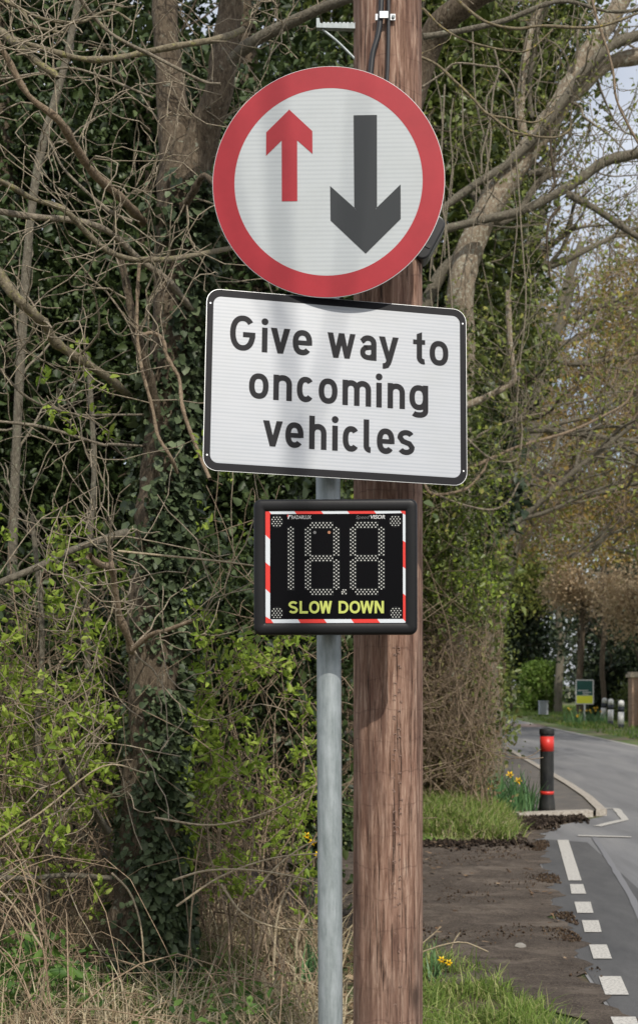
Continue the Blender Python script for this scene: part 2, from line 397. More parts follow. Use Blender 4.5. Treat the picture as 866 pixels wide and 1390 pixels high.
mw = mat('worn white road paint', (.62, .60, .56), .75); v = coords(mw); g = noise(mw, v, 60, 6, .75)
Lk(mw, ramp(mw, g, [(.36, (.17, .165, .16)), (.47, (.50, .48, .44)), (.7, (.66, .64, .59))]), bsdf(mw).inputs['Base Color'])
def quad(name, pix, z, material):
    return tag(mesh_np(name, [G(u, v_, z) for u, v_ in pix], [[0, 1, 2, 3]], material), kind='structure')
for d in [[(756, 1140), (771, 1140), (789, 1195), (771, 1195)], [(773, 1200), (791, 1200), (795, 1213), (775, 1213)], [(779, 1224), (801, 1224), (805, 1239), (783, 1239)],
          [(789, 1249), (812, 1249), (816, 1265), (793, 1265)], [(799, 1282), (823, 1282), (830, 1301), (805, 1301)], [(812, 1325), (842, 1325), (853, 1350), (821, 1350)], [(828, 1380), (862, 1380), (876, 1412), (842, 1412)]]:
    quad('road_marking', d, .016, mw)
flat_line('road_marking', resamp([G(*q)[:2] for q in [(814, 1098), (836, 1099), (848, 1114), (830, 1118), (810, 1123)]], .2), .10, .014, mw, wob=.1)
flat_line('road_marking', resamp([G(*q)[:2] for q in [(784, 1136), (820, 1137), (856, 1138)]], .2), .09, .016, mw, wob=.2)
flat_line('road_marking', resamp([(RIGHT[i][0]-.12, RIGHT[i][1]) for i in range(2, 16)], 1.5), .10, .013, mw, wob=.1)
# speed table far up the lane
mpk = mat('pinkish paving', (.33, .25, .22), .85)
tag(mesh_np('speed_table', [(5.5, 50, .013), (8.5, 50, .013), (8.7, 54, .013), (5.7, 54, .013)], [[0, 1, 2, 3]], mpk), kind='structure')

# built-out footway island with kerb
mi = mat('footway asphalt', (.13, .12, .11), .9); v = coords(mi); g = noise(mi, v, 120, 4, .8); g2 = noise(mi, v, 3.5, 8, .75)
Lk(mi, mixc(mi, .6, ramp(mi, g, [(.3, (.07, .065, .06)), (.7, (.22, .20, .18))]), ramp(mi, g2, [(.42, (.10, .095, .09)), (.58, (.17, .15, .13)), (.7, (.22, .17, .13))])), bsdf(mi).inputs['Base Color']); bump(mi, g, .4, .006)
isl_r = [(2.42, 16.36), (3.38, 16.72), (3.60, 18.6), (3.76, 21), (4.05, 26), (4.38, 32), (5.1, 45), (5.9, 60)]
isl_l = [(2.0, 16.4), (1.9, 16.9), (1.9, 18.6), (2.1, 21), (2.6, 26), (3.2, 32), (4.0, 45), (4.8, 60)]
V = []; F = []
for (a, b), (c_, d_) in zip(isl_l, isl_r): V += [(a, b, .07), (c_, d_, .07)]
V += [(x, y, -.05) for x, y, z in V]; nI = len(isl_l)*2
for i in range(len(isl_l)-1): F.append((2*i, 2*i+1, 2*i+3, 2*i+2))
F.append((0, nI, nI+1, 1))
tag(mesh_py('footway', V, F, mi), kind='structure')
mk = mat('concrete kerb', (.44, .40, .35), .85); v = coords(mk); g = noise(mk, v, 30, 5, .7)
Lk(mk, ramp(mk, g, [(.35, (.28, .24, .20)), (.6, (.50, .46, .40))]), bsdf(mk).inputs['Base Color'])
def kerb(pts, w, h):
    p = resamp(pts, .45); t = np.gradient(p, axis=0); t /= np.linalg.norm(t, axis=1, keepdims=True); nn = np.stack([-t[:, 1], t[:, 0]], 1)*w/2
    V = []; F = []
    for a, b in zip(p+nn, p-nn): V += [(a[0], a[1], -.05), (a[0], a[1], h), (b[0], b[1], h*.93), (b[0], b[1], -.05)]
    for i in range(len(p)-1):
        for k in range(4): F.append((4*i+k, 4*i+(k+1) % 4, 4*i+4+(k+1) % 4, 4*i+4+k))
    F += [(0, 1, 2, 3), tuple(range(4*len(p)-1, 4*len(p)-5, -1))]
    return tag(mesh_py('kerb', V, F, mk), kind='structure')
kerb([(2.35, 16.28), (3.30, 16.64)], .13, .085)
kerb([(3.45, 16.70), (3.66, 18.6), (3.84, 21), (4.12, 26), (4.46, 32), (5.2, 45), (6.0, 60)], .13, .09)

# dirt track of the driveway
def track():
    nx, ny = 70, 90; V = []; ly = [p[1] for p in LEFT]; lx = [p[0] for p in LEFT]
    for i in range(nx):
        u = i/(nx-1)
        for j in range(ny):
            t = j/(ny-1)
            y0 = 8.9+.2*math.sin(u*9)+.1*math.sin(u*23)-3.6*max(0, u-.55)**1.2*2.2; y1 = 13.6+.2*math.sin(u*8+1)+.1*math.sin(u*21)+2.3*max(0, u-.7)*2
            y = y0+(y1-y0)*t; xr = np.interp(y, ly, lx)+.04+.04*math.sin(y*3.1)+.05*math.sin(y*9.7)+.03*math.sin(y*23)
            x = -2.2+(xr+2.2)*u; e = min(1, u*5, t*7, (1-t)*7); f = min(1, (1-u)*7)
            z = .012+e*f*(.028*(.5+.5*math.sin(y*3.3+1.3*math.sin(x*1.9)+.6*math.sin(y*1.3)))+.012*math.sin(x*7.3+2*math.sin(y*3.1))*math.sin(y*9.1+x)+.007*math.sin(x*27-y*19))
            V.append((x, y, max(z, .011) if e > .05 or u > .9 else .003))
    V = np.array(V); i = np.arange(nx*ny).reshape(nx, ny)
    Q = np.stack([i[:-1, :-1], i[1:, :-1], i[1:, 1:], i[:-1, 1:]], -1).reshape(-1, 4)
    m_ = mat('muddy track', (.08, .06, .05), .95, spec=.2); v = coords(m_, (.6, 1.3, 1)); n1 = noise(m_, v, 2.2, 9, .72, .3); n2 = noise(m_, coords(m_), 70, 6, .8); n3 = noise(m_, coords(m_), 9, 5, .7)
    c1 = ramp(m_, n1, [(.38, (.055, .044, .038)), (.50, (.105, .084, .07)), (.58, (.22, .18, .145)), (.72, (.38, .325, .27))])
    c2 = ramp(m_, n2, [(.34, (.025, .019, .015)), (.5, (.10, .08, .064)), (.62, (.33, .27, .21))])
    c2 = mixc(m_, ramp(m_, n3, [(.42, (0, 0, 0)), (.62, (.7, .7, .7))]), c2, (.20, .165, .135))
    Lk(m_, mixc(m_, .5, c1, c2), bsdf(m_).inputs['Base Color']); bump(m_, mixc(m_, .5, n2, n3), 1.0, .04)
    tag(mesh_np('mud_track', V, Q, m_, smooth=True), kind='structure')
track()
def clods(name, pts, size, m_):
    base = norm(np.array([[1, 1, 1], [-1, -1, 1], [-1, 1, -1], [1, -1, -1], [0, 0, 1.3], [1.2, 0, 0]])); pts = np.asarray(pts); n = len(pts)
    F0 = np.array([[0, 4, 1, 2], [0, 5, 3, 1], [2, 3, 5, 0], [1, 3, 2, 4]])
    V = pts[:, None]+base[None]*(size*(.4+rng.random(n)*1.1))[:, None, None]*(.7+.6*rng.random((n, 6, 3)))
    Q = (F0[None]+(np.arange(n)*6)[:, None, None]).reshape(-1, 4); return mesh_np(name, V.reshape(-1, 3), Q, m_, rnd=np.repeat(rng.random(n), 4))
# ridge of scraped soil along the far edge of the track and by the kerb
pts = []
for _ in range(7000):
    t = random.random(); x = .6+t*2.1; y = 13.75+.35*max(0, x-1.2)+random.gauss(0, .22)
    if x > 2.1: y = 15.5+(x-2.1)*.9+random.gauss(0, .28)
    pts.append((x, y, random.random()*.04))
for _ in range(900):
    x = random.uniform(2.2, 3.15); pts.append((x, 15.95+.3*(x-2.2)+random.gauss(0, .16), random.random()*.03+.01))
tag(clods('soil_ridge', pts, .022, M['clod']), 'dark crumbly soil scraped up along the edge of the track', 'soil', kind='stuff')
pts = np.array([(x, y, .02) for x, y in zip(rng.uniform(.6, 2.2, 2600), rng.uniform(7.6, 13.6, 2600)) if x < np.interp(y, [p[1] for p in LEFT], [p[0] for p in LEFT])+.15])
e_ = rng.uniform(8.2, 14.6, 5200); ex_ = np.interp(e_, [q[1] for q in LEFT], [q[0] for q in LEFT])+.04+rng.normal(size=5200)*.07+.1*rng.random(5200)**4
pts = np.vstack([pts, np.stack([ex_, e_, np.full(5200, .016)], 1)])
pts = pts[(vnoise(pts, 2.6, 77) > .1) & (pts[:, 0] < np.interp(pts[:, 1], [q[1] for q in LEFT], [q[0] for q in LEFT])+.13)]
tag(clods('track_debris', pts, .007, M['litter']), 'small stones and crumbs lying on the muddy track', 'debris', kind='stuff')
p = G(706, 1284, .02)
V_ = MB().lathe([(.05, -.02), (.075, 0), (.06, .025), (.02, .04)], 6, (0, 0, 0)).build('stone', M['stone'], smooth=False)
V_.location = (p[0], p[1], .015); V_.scale = (.62, .42, .6); V_.rotation_euler = (.1, .15, .5); tag(V_, 'pale flat stone lying on the mud beside the road', 'stone')

lf = np.stack([rng.uniform(.5, 2.3, 420), rng.uniform(7.6, 14.4, 420), np.full(420, .05)], 1); lf = lf[(lf[:, 0] < np.interp(lf[:, 1], [q[1] for q in LEFT], [q[0] for q in LEFT])) & (vnoise(lf, 1.8, 4) > -.1)]
V, Q, r_ = leaves(lf, .045, .6, 0, None, 3.0, .1, .35); V[:, 2] = .022+(V[:, 2]-.05)*.3+.03*(V[:, 0] < 1.6)
tag(mesh_np('fallen_leaves', V, Q, M['litter'], rnd=r_), 'dry brown leaves scattered on the muddy track', 'leaves', kind='stuff')

# right-hand verge
mg = mat('verge turf', (.07, .12, .03), .9); v = coords(mg); g = noise(mg, v, 6, 6, .7); g2 = noise(mg, v, .8, 4)
Lk(mg, mixc(mg, ramp(mg, g2, [(.45, (0, 0, 0)), (.6, (1, 1, 1))]), ramp(mg, g, [(.35, (.05, .10, .02)), (.65, (.15, .22, .05))]), (.20, .15, .10)), bsdf(mg).inputs['Base Color'])
tag(strip('verge', RIGHT[6:], [(x+14+(y-15)*.12, y) for x, y in RIGHT[6:]], .004, mg, 8), kind='structure')
ex = []
for _ in range(26000):
    y = 22+random.random()**.8*75; x = np.interp(y, [p[1] for p in RIGHT], [p[0] for p in RIGHT])+.75+random.random()**1.3*9; ex.append((x, y, 0))
ex = np.array(ex); ex = ex[vnoise(ex, .7, 3) > -.5]
tag(blade_obj('grass', ex, .16, .03, M['grass']), 'bright green grass on the verge across the road', 'grass', kind='stuff')

# ================================================================== SIGNS, POSTS
def metalmat(name, a, b, rough=.45, metal=.6):
    m = mat(name, a, rough, metal); n = noise(m, coords(m, (1, 1, .35)), 22, 6, .7); n2 = noise(m, coords(m, (3, 3, .25)), 40, 3, .6)
    Lk(m, mixc(m, .35, ramp(m, n, [(.35, a), (.65, b)]), ramp(m, n2, [(.35, a), (.7, b)])), bsdf(m).inputs['Base Color']); bump(m, n, .15, .002); return m
M['galv'] = metalmat('galvanised steel', (.20, .235, .235), (.42, .46, .48), .45, .25)
M['alu'] = metalmat('dull aluminium', (.38, .39, .40), (.52, .53, .54), .45, .7)
def sheeting(name, a, stripe=(.70, .74, .78), n=118.):
    """retroreflective sheeting: fine horizontal cell rows, as embossed in the film"""
    m = mat(name, a, .38, spec=.4); c = coords(m); s = N(m, 'ShaderNodeSeparateXYZ'); Lk(m, c, s.inputs[0])
    w = N(m, 'ShaderNodeMath'); w.operation = 'MULTIPLY'; w.inputs[1].default_value = 2*math.pi*n/1.4
    Lk(m, s.outputs[2], w.inputs[0]); q = N(m, 'ShaderNodeMath'); q.operation = 'SINE'; Lk(m, w.outputs[0], q.inputs[0])
    nn = noise(m, coords(m, (1.5, 1, 14)), 3, 4, .6); ad = N(m, 'ShaderNodeMath'); ad.operation = 'MULTIPLY_ADD'; ad.inputs[1].default_value = .32; Lk(m, q.outputs[0], ad.inputs[0]); Lk(m, nn, ad.inputs[2])
    col = ramp(m, ad.outputs[0], [(.25, stripe), (.62, a)])
    g = noise(m, coords(m), 5, 5, .7); col = mixc(m, ramp(m, g, [(.45, (0, 0, 0)), (.8, (.25, .25, .25))]), col, (.33, .35, .33))
    Lk(m, col, bsdf(m).inputs['Base Color']); return m
M['sheet'] = sheeting('white reflective sheeting', (.42, .44, .475), (.355, .38, .42))
M['sheet2'] = sheeting('white reflective sheeting of the disc', (.47, .50, .515), (.42, .45, .47), 100.)
def signred():
    m = mat('sign red', (.56, .022, .035), .38, spec=.4); g = noise(m, coords(m), 4, 5, .7)
    Lk(m, ramp(m, g, [(.35, (.31, .010, .018)), (.65, (.38, .015, .025))]), bsdf(m).inputs['Base Color']); return m
M['red'] = signred()
M['grey_ink'] = mat('dark grey sign ink', (.042, .046, .050), .5, spec=.15)
M['black_ink'] = mat('black sign ink', (.010, .010, .013), .5, spec=.12)
M['plate_edge'] = mat('sign edge aluminium', (.62, .63, .64), .4, .5)

# galvanised post
PX, PY = .0398, 4.64
post = empty('metal_post', (PX, PY, 0), label='round galvanised steel post carrying the road signs and the speed display', cat='post')
o = MB().lathe([(.040, -.3), (.0402, .3), (.0402, 3.47), (.0385, 3.48)], 40).build('tube', M['galv'], post, smooth=True)
b = o.modifiers.new('e', 'EDGE_SPLIT'); b.split_angle = R(50)
o = MB().lathe([(.0425, 3.47), (.0425, 3.505), (.036, 3.515), (.01, 3.518)], 32).build('post_cap', M['black_ink'], post, smooth=True)
post.rotation_euler = (0, R(-.25), 0)

# wooden pole
WX, WY = .2363, 4.88
mwood = mat('weathered reddish pole timber', (.2, .12, .09), .85, spec=.25)
vz = coords(mwood, (1, 1, .075)); f1 = noise(mwood, vz, 75, 7, .7, .6)
vz2 = coords(mwood, (1, 1, .03)); f2 = noise(mwood, vz2, 130, 6, .7, .3); f3 = noise(mwood, coords(mwood, (1, 1, .35)), 12, 6, .7)
c = ramp(mwood, f1, [(.30, (.07, .036, .027)), (.44, (.20, .115, .080)), (.55, (.32, .205, .152)), (.70, (.53, .39, .30))])
c = mixc(mwood, ramp(mwood, f3, [(.45, (0, 0, 0)), (.65, (.8, .8, .8))]), c, mixc(mwood, .5, c, (.22, .115, .085)))
crk = ramp(mwood, f2, [(.36, (0, 0, 0)), (.43, (1, 1, 1))])
c = mixc(mwood, crk, (.03, .018, .014), c)
f4 = noise(mwood, coords(mwood, (1, 1, .16)), 9, 6, .75); c = mixc(mwood, ramp(mwood, f4, [(.50, (0, 0, 0)), (.60, (.75, .75, .75))]), c, mixc(mwood, .35, (.085, .045, .035), c))
vo = N(mwood, 'ShaderNodeTexVoronoi'); vo.inputs['Scale'].default_value = 3.2; Lk(mwood, coords(mwood, (1, 1, .62)), vo.inputs['Vector'])
kn = ramp(mwood, vo.outputs['Distance'], [(.05, (.9, .9, .9)), (.10, (.35, .35, .35)), (.13, (0, 0, 0))]); c = mixc(mwood, kn, c, (.05, .028, .02))
# faint torn-fibre rings round the pole
tcx = N(mwood, 'ShaderNodeTexCoord'); sp = N(mwood, 'ShaderNodeSeparateXYZ'); Lk(mwood, tcx.outputs['Object'], sp.inputs[0])
w = N(mwood, 'ShaderNodeMath'); w.operation = 'MULTIPLY_ADD'; w.inputs[1].default_value = 9.5; Lk(mwood, sp.outputs[2], w.inputs[0])
nz_ = noise(mwood, coords(mwood), 5, 4, .7); mm = N(mwood, 'ShaderNodeMath'); mm.operation = 'MULTIPLY'; mm.inputs[1].default_value = .9; Lk(mwood, nz_, mm.inputs[0]); Lk(mwood, mm.outputs[0], w.inputs[2])
fr = N(mwood, 'ShaderNodeMath'); fr.operation = 'FRACT'; Lk(mwood, w.outputs[0], fr.inputs[0])
ring = ramp(mwood, fr.outputs[0], [(0, (.55, .55, .55)), (.03, (0, 0, 0)), (.95, (0, 0, 0)), (1, (.55, .55, .55))])
kk = mixc(mwood, 1.0, ring, ramp(mwood, f3, [(.42, (0, 0, 0)), (.56, (.75, .75, .75))]), 'MULTIPLY')
c = mixc(mwood, kk, c, (.07, .035, .027))
# greyer towards the foot
zr = ramp(mwood, sp.outputs[2], [(.3, (1, 1, 1)), (1.0, (.0, .0, .0))]); c = mixc(mwood, mixc(mwood, 1.0, zr, (.5, .5, .5), 'MULTIPLY'), c, mixc(mwood, .5, c, (.19, .135, .11)))
Lk(mwood, c, bsdf(mwood).inputs['Base Color'])
hs = mixc(mwood, .5, f1, mixc(mwood, .5, crk, f2)); bump(mwood, hs, 1.0, .006)
pole = empty('wooden_pole', (WX, WY, 0), label='thick reddish brown timber utility pole standing behind the signs', cat='pole')
V = []; F = []; sg = 64; hz = [-.5]+list(np.arange(0, 7.6, .06))
for h in hz:
    for k in range(sg):
        a = 2*math.pi*k/sg; r = .1185-.0004*h+.0022*math.sin(3*a+.7*h)+.0016*math.sin(7*a-.4*h+1)+.0012*math.sin(17*a+.2*math.sin(3*h))
        for ca, de in ((4.05, .007), (4.60, .008), (5.05, .006), (2.9, .006)):
            dd = abs(((a-ca-.05*math.sin(h*1.3+ca)) + math.pi) % (2*math.pi)-math.pi)
            if dd < .05: r -= de*(1-dd/.05)*max(0, math.sin(h*1.1+ca*3))
        V.append((r*math.cos(a), r*math.sin(a), h))
for i in range(len(hz)-1):
    for k in range(sg): F.append((i*sg+k, i*sg+(k+1) % sg, (i+1)*sg+(k+1) % sg, (i+1)*sg+k))
mesh_py('shaft', V, F, mwood, pole, smooth=True)
def staple_mesh():
    b = MB().box((0, 0, .004), (.014, .005, .003)); b.box((-.006, .002, .001), (.003, .008, .009)); b.box((.006, .002, .001), (.003, .008, .009)); return b
mnail = mat('rusted nail head', (.26, .17, .135), .7, .1)
first = None
for i in range(64):
    zz = .86+i*.0245+random.gauss(0, .012) if i < 38 else .3+(i-38)*.06
    a = R(270+8+(9 if i % 2 else 0)+random.gauss(0, 1.3)); r = .1205
    if first is None: first = staple_mesh().build('staple', mnail, pole); o = first
    else: o = first.copy(); link(o); o.parent = pole
    o.location = (r*math.cos(a), r*math.sin(a), zz); o.rotation_euler = (0, random.gauss(0, .5), a+R(90)); q_ = random.uniform(.45, .8); o.scale = (q_, q_*.6, q_)
def tube_local(name, pts, r, m, parent, n=20, sides=10):
    l = smooth_line(pts, n); V, Q = tubes([l], [np.full(n, r)], sides); return mesh_py(name, V, Q.tolist(), m, parent, smooth=True)
mcab = mat('black cable sheath', (.016, .016, .018), .45)
for (dx, nm, lab) in ((-.010, 'cable', 'thicker black cable running down the face of the wooden pole'), (.014, 'cable', 'thinner black cable held beside the thicker one on the wooden pole')):
    e = tube_local(nm, [(WX+dx-.02+.002, WY-.135, 7.4), (WX+dx-.02, WY-.132, 4.6), (WX+dx-.018, WY-.131, 3.9), (WX+dx-.02-(.03 if dx < 0 else 0), WY-.131, 3.70), (WX+dx-.03-(.03 if dx < 0 else 0), WY-.131, 3.4), (WX+.05, WY-.131, 3.2)], .0095 if dx < 0 else .0065, mcab, None, 50)
    tag(e, lab, 'cable')
cl = empty('cable_clamp', (WX-.005, WY-.125, 3.855), label='small galvanised saddle clamp pinning the cables to the pole', cat='clamp')
o = MB().prism([(-.03, -.012), (.0, -.012), (.0, .012), (-.03, .012)], -.022, -.018).build('strap', M['alu'], cl, bevel=.001)
b = MB().box((.012, -.002, 0), (.026, .006, .022)); b.box((-.036, -.002, 0), (.014, .006, .022)); b.build('lug', M['alu'], cl, bevel=.001)
MB().lathe([(.006, 0), (.006, .005), (.002, .007)], 8).build('bolt', M['galv'], cl).matrix_local = Matrix.Translation((.017, -.004, 0)) @ Matrix.Rotation(R(90), 4, 'X')
# ribbed galvanised bracket arm left of the pole
ba = empty('bracket_arm', (WX-.10, WY-.02, 3.872), label='short grey toothed metal bracket sticking out left of the pole top', cat='bracket')
b = MB()
pts = [(-.145, -.004), (-.145, .028), (-.135, .028), (-.133, .012)]
for k in range(9): pts += [(-.125+k*.0135, .009), (-.122+k*.0135, .014), (-.115+k*.0135, .014)]
pts += [(.01, .012), (.01, -.008)]
b.prism(pts, -.012, .012).build('arm', M['galv'], ba)
tube_local('brace', [(-.125, 0, -.005), (-.07, 0, -.05), (.0, 0, -.12)], .0045, M['galv'], ba, 8)
# black box behind the round sign
jb = empty('junction_box', (.366, 4.84, 3.135), (0, R(28), 0), label='small black housing with rounded end sticking out behind the round sign', cat='box')
MB().prism(rrect(.075, .16, .03), -.05, .05).build('housing', mat('black housing', (.012, .013, .015), .35), jb, bevel=.006, seg=3)
MB().prism(rrect(.055, .012, .005, cz=-.03), -.053, -.05).build('seam', mat('dark rubber', (.03, .03, .03), .6), jb)
MB().box((-.08, .02, .0), (.12, .03, .03)).build('mounting_arm', M['galv'], jb)

# ---- round priority sign
SD = .372
sg_ = empty('round_road_sign', (.0295, 4.55, 3.2273), (R(-.5), R(.35), R(-3.0)), label='round white road sign with red border, red up arrow and dark down arrow', cat='road sign')
circ = lambda r, n=128: [(r*math.cos(2*math.pi*k/n), r*math.sin(2*math.pi*k/n)) for k in range(n)]
MB().prism(circ(SD), 0, .003).build('sign_plate', M['plate_edge'], sg_)
def annulus(r0, r1, y, n=128):
    b = MB(); V = [(x, y, z) for x, z in circ(r0, n)]+[(x, y, z) for x, z in circ(r1, n)]
    b.add(V, [[i, (i+1) % n, n+(i+1) % n, n+i] for i in range(n)]); return b
annulus(.8095*SD, SD-.0015, -.0012).build('red_border', M['red'], sg_)
MB().add([(x, -.0008, z) for x, z in circ(.812*SD)], [list(range(128))]).build('white_face', M['sheet2'], sg_)
K = SD/359.
def loc(zx, zy): return ((zx-400)*K, (563-zy)*K)
def fix(V): return [loc(*q) for q in V]
bb = MB(); bb.poly(fix([(477, 358), (549, 358), (551, 645), (481, 645)]), -.0016); bb.poly(fix([(516, 700), (481, 644), (406, 576), (408, 683), (517, 787)]), -.0016); bb.poly(fix([(517, 787), (624, 681), (623, 574), (551, 644), (516, 700)]), -.0016); bb.poly(fix([(481, 640), (551, 640), (517, 720)]), -.0016)
bb.build('down_arrow', M['grey_ink'], sg_)
bb = MB(); bb.poly(fix([(255, 420), (303, 420), (305, 622), (257, 622)]), -.0016); bb.poly(fix([(278, 337), (207, 407), (207, 480), (255, 433), (279, 412)]), -.0016); bb.poly(fix([(278, 337), (279, 412), (303, 433), (351, 476), (350, 405)]), -.0016); bb.poly(fix([(255, 433), (279, 400), (303, 433)]), -.0016)
bb.build('up_arrow', M['red'], sg_)
for zz in (.2, -.2): MB().box((0, .016, zz), (.36, .022, .035)).build('channel', M['alu'], sg_)
for zz in (.2, -.2): 
    MB().lathe([(.046, -.018), (.046, .018)], 24, (.0, .075, zz)).build('post_clip', M['alu'], sg_)

# ---- lettering with even strokes
class Pen:
    def __init__(s, st=.0186, y=-.0016): s.b = MB(); s.st = st; s.y = y
    def rib(s, pts, closed=False, w=None): s.b.ribbon(pts, w or s.st, s.y, closed)
    def sup(s, cx, cz, rx, rz, a0, a1, n=28, e=2.35):
        out = []
        for k in range(n+1):
            a = R(a0+(a1-a0)*k/n); c_, s_ = math.cos(a), math.sin(a)
            out.append((cx+rx*math.copysign(abs(c_)**(2/e), c_), cz+rz*math.copysign(abs(s_)**(2/e), s_)))
        return out
    def glyph(s, ch, x0, x1, z0, xh, cap=None, desc=.025):
        t = s.st; h = t/2; w = x1-x0; cx = (x0+x1)/2; cz = z0+xh/2; rx = w/2-h; rz = xh/2-h; cap = cap or xh
        S = s.sup
        if ch == 'o': s.rib(S(cx, cz, rx, rz, 0, 360, 40)[:-1], True)
        elif ch == 'O': s.rib(S(cx, z0+cap/2, rx, cap/2-h, 0, 360, 44, 2.2)[:-1], True)
        elif ch == 'c': s.rib(S(cx, cz, rx*1.02, rz, 42, 318))
        elif ch == 'e':
            s.rib([(x1-h, cz-h*.85)]+S(cx, cz, rx, rz, 4, 318, 34)); s.rib([(x0+h, cz-h*.1), (x1-h*1.0, cz-h*.1)], w=t*.85)
        elif ch in 'nhm':
            if ch == 'h': s.rib([(x0+h, z0), (x0+h, z0+cap)])
            else: s.rib([(x0+h, z0), (x0+h, z0+xh)])
            k = 2 if ch == 'm' else 1; ww = (w-t)/k
            for q in range(k):
                c0 = x0+h+ww*(q+.5); kz = z0+xh*.62
                s.rib([(c0-ww/2, z0+xh*.5)]+S(c0, kz, ww/2, z0+xh-h-kz, 180, 0, 16, 2.2)+[(c0+ww/2, z0)])
        elif ch == 'i': s.rib([(cx, z0), (cx, z0+xh-.002)]); s.b.disc((cx, z0+xh+.0185), t*.62, s.y)
        elif ch == 'l': s.rib([(cx-.003, z0+cap)]+[(cx-.003, z0+.03)]+S(cx+.0105, z0+.022, .0135, .022-h, 180, 275, 8, 2))
        elif ch == 't':
            s.b.poly([(x0+w*.28, z0+.02), (x0+w*.28+t, z0+.02), (x0+w*.28+t, z0+cap), (x0+w*.28, z0+cap-.008)], s.y)
            s.rib([(x0+w*.28+h, z0+.03)]+S(x0+w*.28+h+.0145, z0+.024, .0145, .024-h, 180, 285, 8, 2)); s.rib([(x0, z0+xh-h), (x1-.003, z0+xh-h)], w=t*.86)
        elif ch == 'v':
            q = t*1.12; s.b.poly([(x0, z0+xh), (x0+q, z0+xh), (cx+q*.45, z0), (cx-q*.45, z0)], s.y); s.b.poly([(x1-q, z0+xh), (x1, z0+xh), (cx+q*.45, z0), (cx-q*.45, z0)], s.y)
        elif ch == 'y':
            q = t*1.12; s.b.poly([(x0, z0+xh), (x0+q, z0+xh), (cx+q*.45, z0), (cx-q*.35, z0)], s.y)
            s.b.poly([(x1-q, z0+xh), (x1, z0+xh), (cx+q*.42, z0-.004), (cx-q*.48, z0-.004)], s.y)
            s.rib([(cx+.004, z0+.012), (cx-.0015, z0-.004), (cx-.007, z0-.0125), (cx-.016, z0-.0155), (cx-.021, z0-.0155)])
        elif ch == 'w':
            q = t*1.03; a, b_, c_, d_ = x0, x0+w*.30, x0+w*.70, x1; m_ = cx
            for (p, r_) in ((x0+q/2, b_), (m_, b_), (m_, c_), (x1-q/2, c_)):
                s.b.poly([(p-q/2, z0+xh), (p+q/2, z0+xh), (r_+q*.46, z0), (r_-q*.46, z0)], s.y)
        elif ch == 'W':
            q = t*1.05; b_, c_ = x0+w*.27, x0+w*.73
            for (p, r_) in ((x0+q/2, b_), (cx, b_), (cx, c_), (x1-q/2, c_)):
                s.b.poly([(p-q/2, z0+cap), (p+q/2, z0+cap), (r_+q*.46, z0), (r_-q*.46, z0)], s.y)
        elif ch == 'a':
            s.rib([(x0+h*.7, z0+xh*.74)]+S(cx, z0+xh*.66, rx, xh*.34-h, 150, 0, 14, 2.2)+[(x1-h, z0)])
            s.rib([(x1-h, z0+xh*.52)]+[(cx, z0+xh*.52)]+S(cx+.001, z0+xh*.26+h*.45, rx, xh*.26-h*.55, 90, 270, 16, 2.2)+[(cx+.008, z0+h*.95), (x1-h, z0+xh*.22)], w=t*.92)
        elif ch == 'g':
            s.rib(S(cx, cz, rx, rz, 0, 360, 40)[:-1], True)
            s.rib([(x1-h, z0+xh), (x1-h, z0)]+S(cx, z0-.001, rx, .0155, 0, -140, 12, 2.3))
        elif ch in 'sS':
            H = cap if ch == 'S' else xh; r1 = H/4-h*.5+.0005
            top = S(cx, z0+H-h-r1, rx, r1, 28, 180, 14, 2.1); bot = S(cx, z0+h+r1, rx, r1, 0, -152, 14, 2.1)
            mid = [(cx-rx*.55, z0+H/2+r1*.22), (cx+rx*.55, z0+H/2-r1*.22)]
            s.rib(top+mid+bot, w=t*.95)
        elif ch == 'G':
            s.rib(S(cx, z0+cap/2, rx, cap/2-h, 40, 335, 36, 2.25)+[(x1-h, z0+cap*.40)]); s.rib([(x1, z0+cap*.46), (cx+.001, z0+cap*.46)], w=t*.92)
        elif ch == 'L': s.rib([(x0+h, z0+cap), (x0+h, z0)]); s.rib([(x0, z0+h), (x1, z0+h)])
        elif ch == 'N':
            s.rib([(x0+h, z0), (x0+h, z0+cap)]); s.rib([(x1-h, z0), (x1-h, z0+cap)]); s.b.poly([(x0, z0+cap), (x0+t*1.2, z0+cap), (x1, z0), (x1-t*1.2, z0)], s.y)
        elif ch == 'D':
            s.rib([(x0+h, z0), (x0+h, z0+cap)]); s.rib([(x0+h*.5, z0+cap-h)]+S(x0+w*.38, z0+cap/2, w*.62-h, cap/2-h, 90, -90, 20, 2.3)+[(x0+h*.5, z0+h)])
    def build(s, name, m, par): return s.b.build(name, m, par)

# ---- rectangular plate
tp = empty('text_sign', (.0605, 4.55, 2.5680), label='rectangular white plate with black border reading Give way to oncoming vehicles', cat='road sign')
tp.rotation_euler = (Matrix.Rotation(.1735, 3, 'Z') @ Matrix.Rotation(-.1444, 3, 'X') @ Matrix.Rotation(.0354, 3, 'Y')).to_euler(); tp.scale = (.8518/.894, 1, .5994/.608)
W_, H_ = .894, .608
MB().prism(rrect(W_, H_, .045), 0, .003).build('plate', M['plate_edge'], tp)
def rr_ring(w0, h0, r0, w1, h1, r1, y):
    a = rrect(w0, h0, r0); b = rrect(w1, h1, r1); n = len(a)
    return MB().add([(x, y, z) for x, z in a]+[(x, y, z) for x, z in b], [[i, (i+1) % n, n+(i+1) % n, n+i] for i in range(n)])
rr_ring(W_-.003, H_-.003, .044, .848, .557, .026, -.0012).build('black_border', M['black_ink'], tp)
MB().add([(x, -.0008, z) for x, z in rrect(.850, .559, .027)], [list(range(36))]).build('white_face', M['sheet'], tp)
XH = .0855; CAP = .119; ASC = .1115
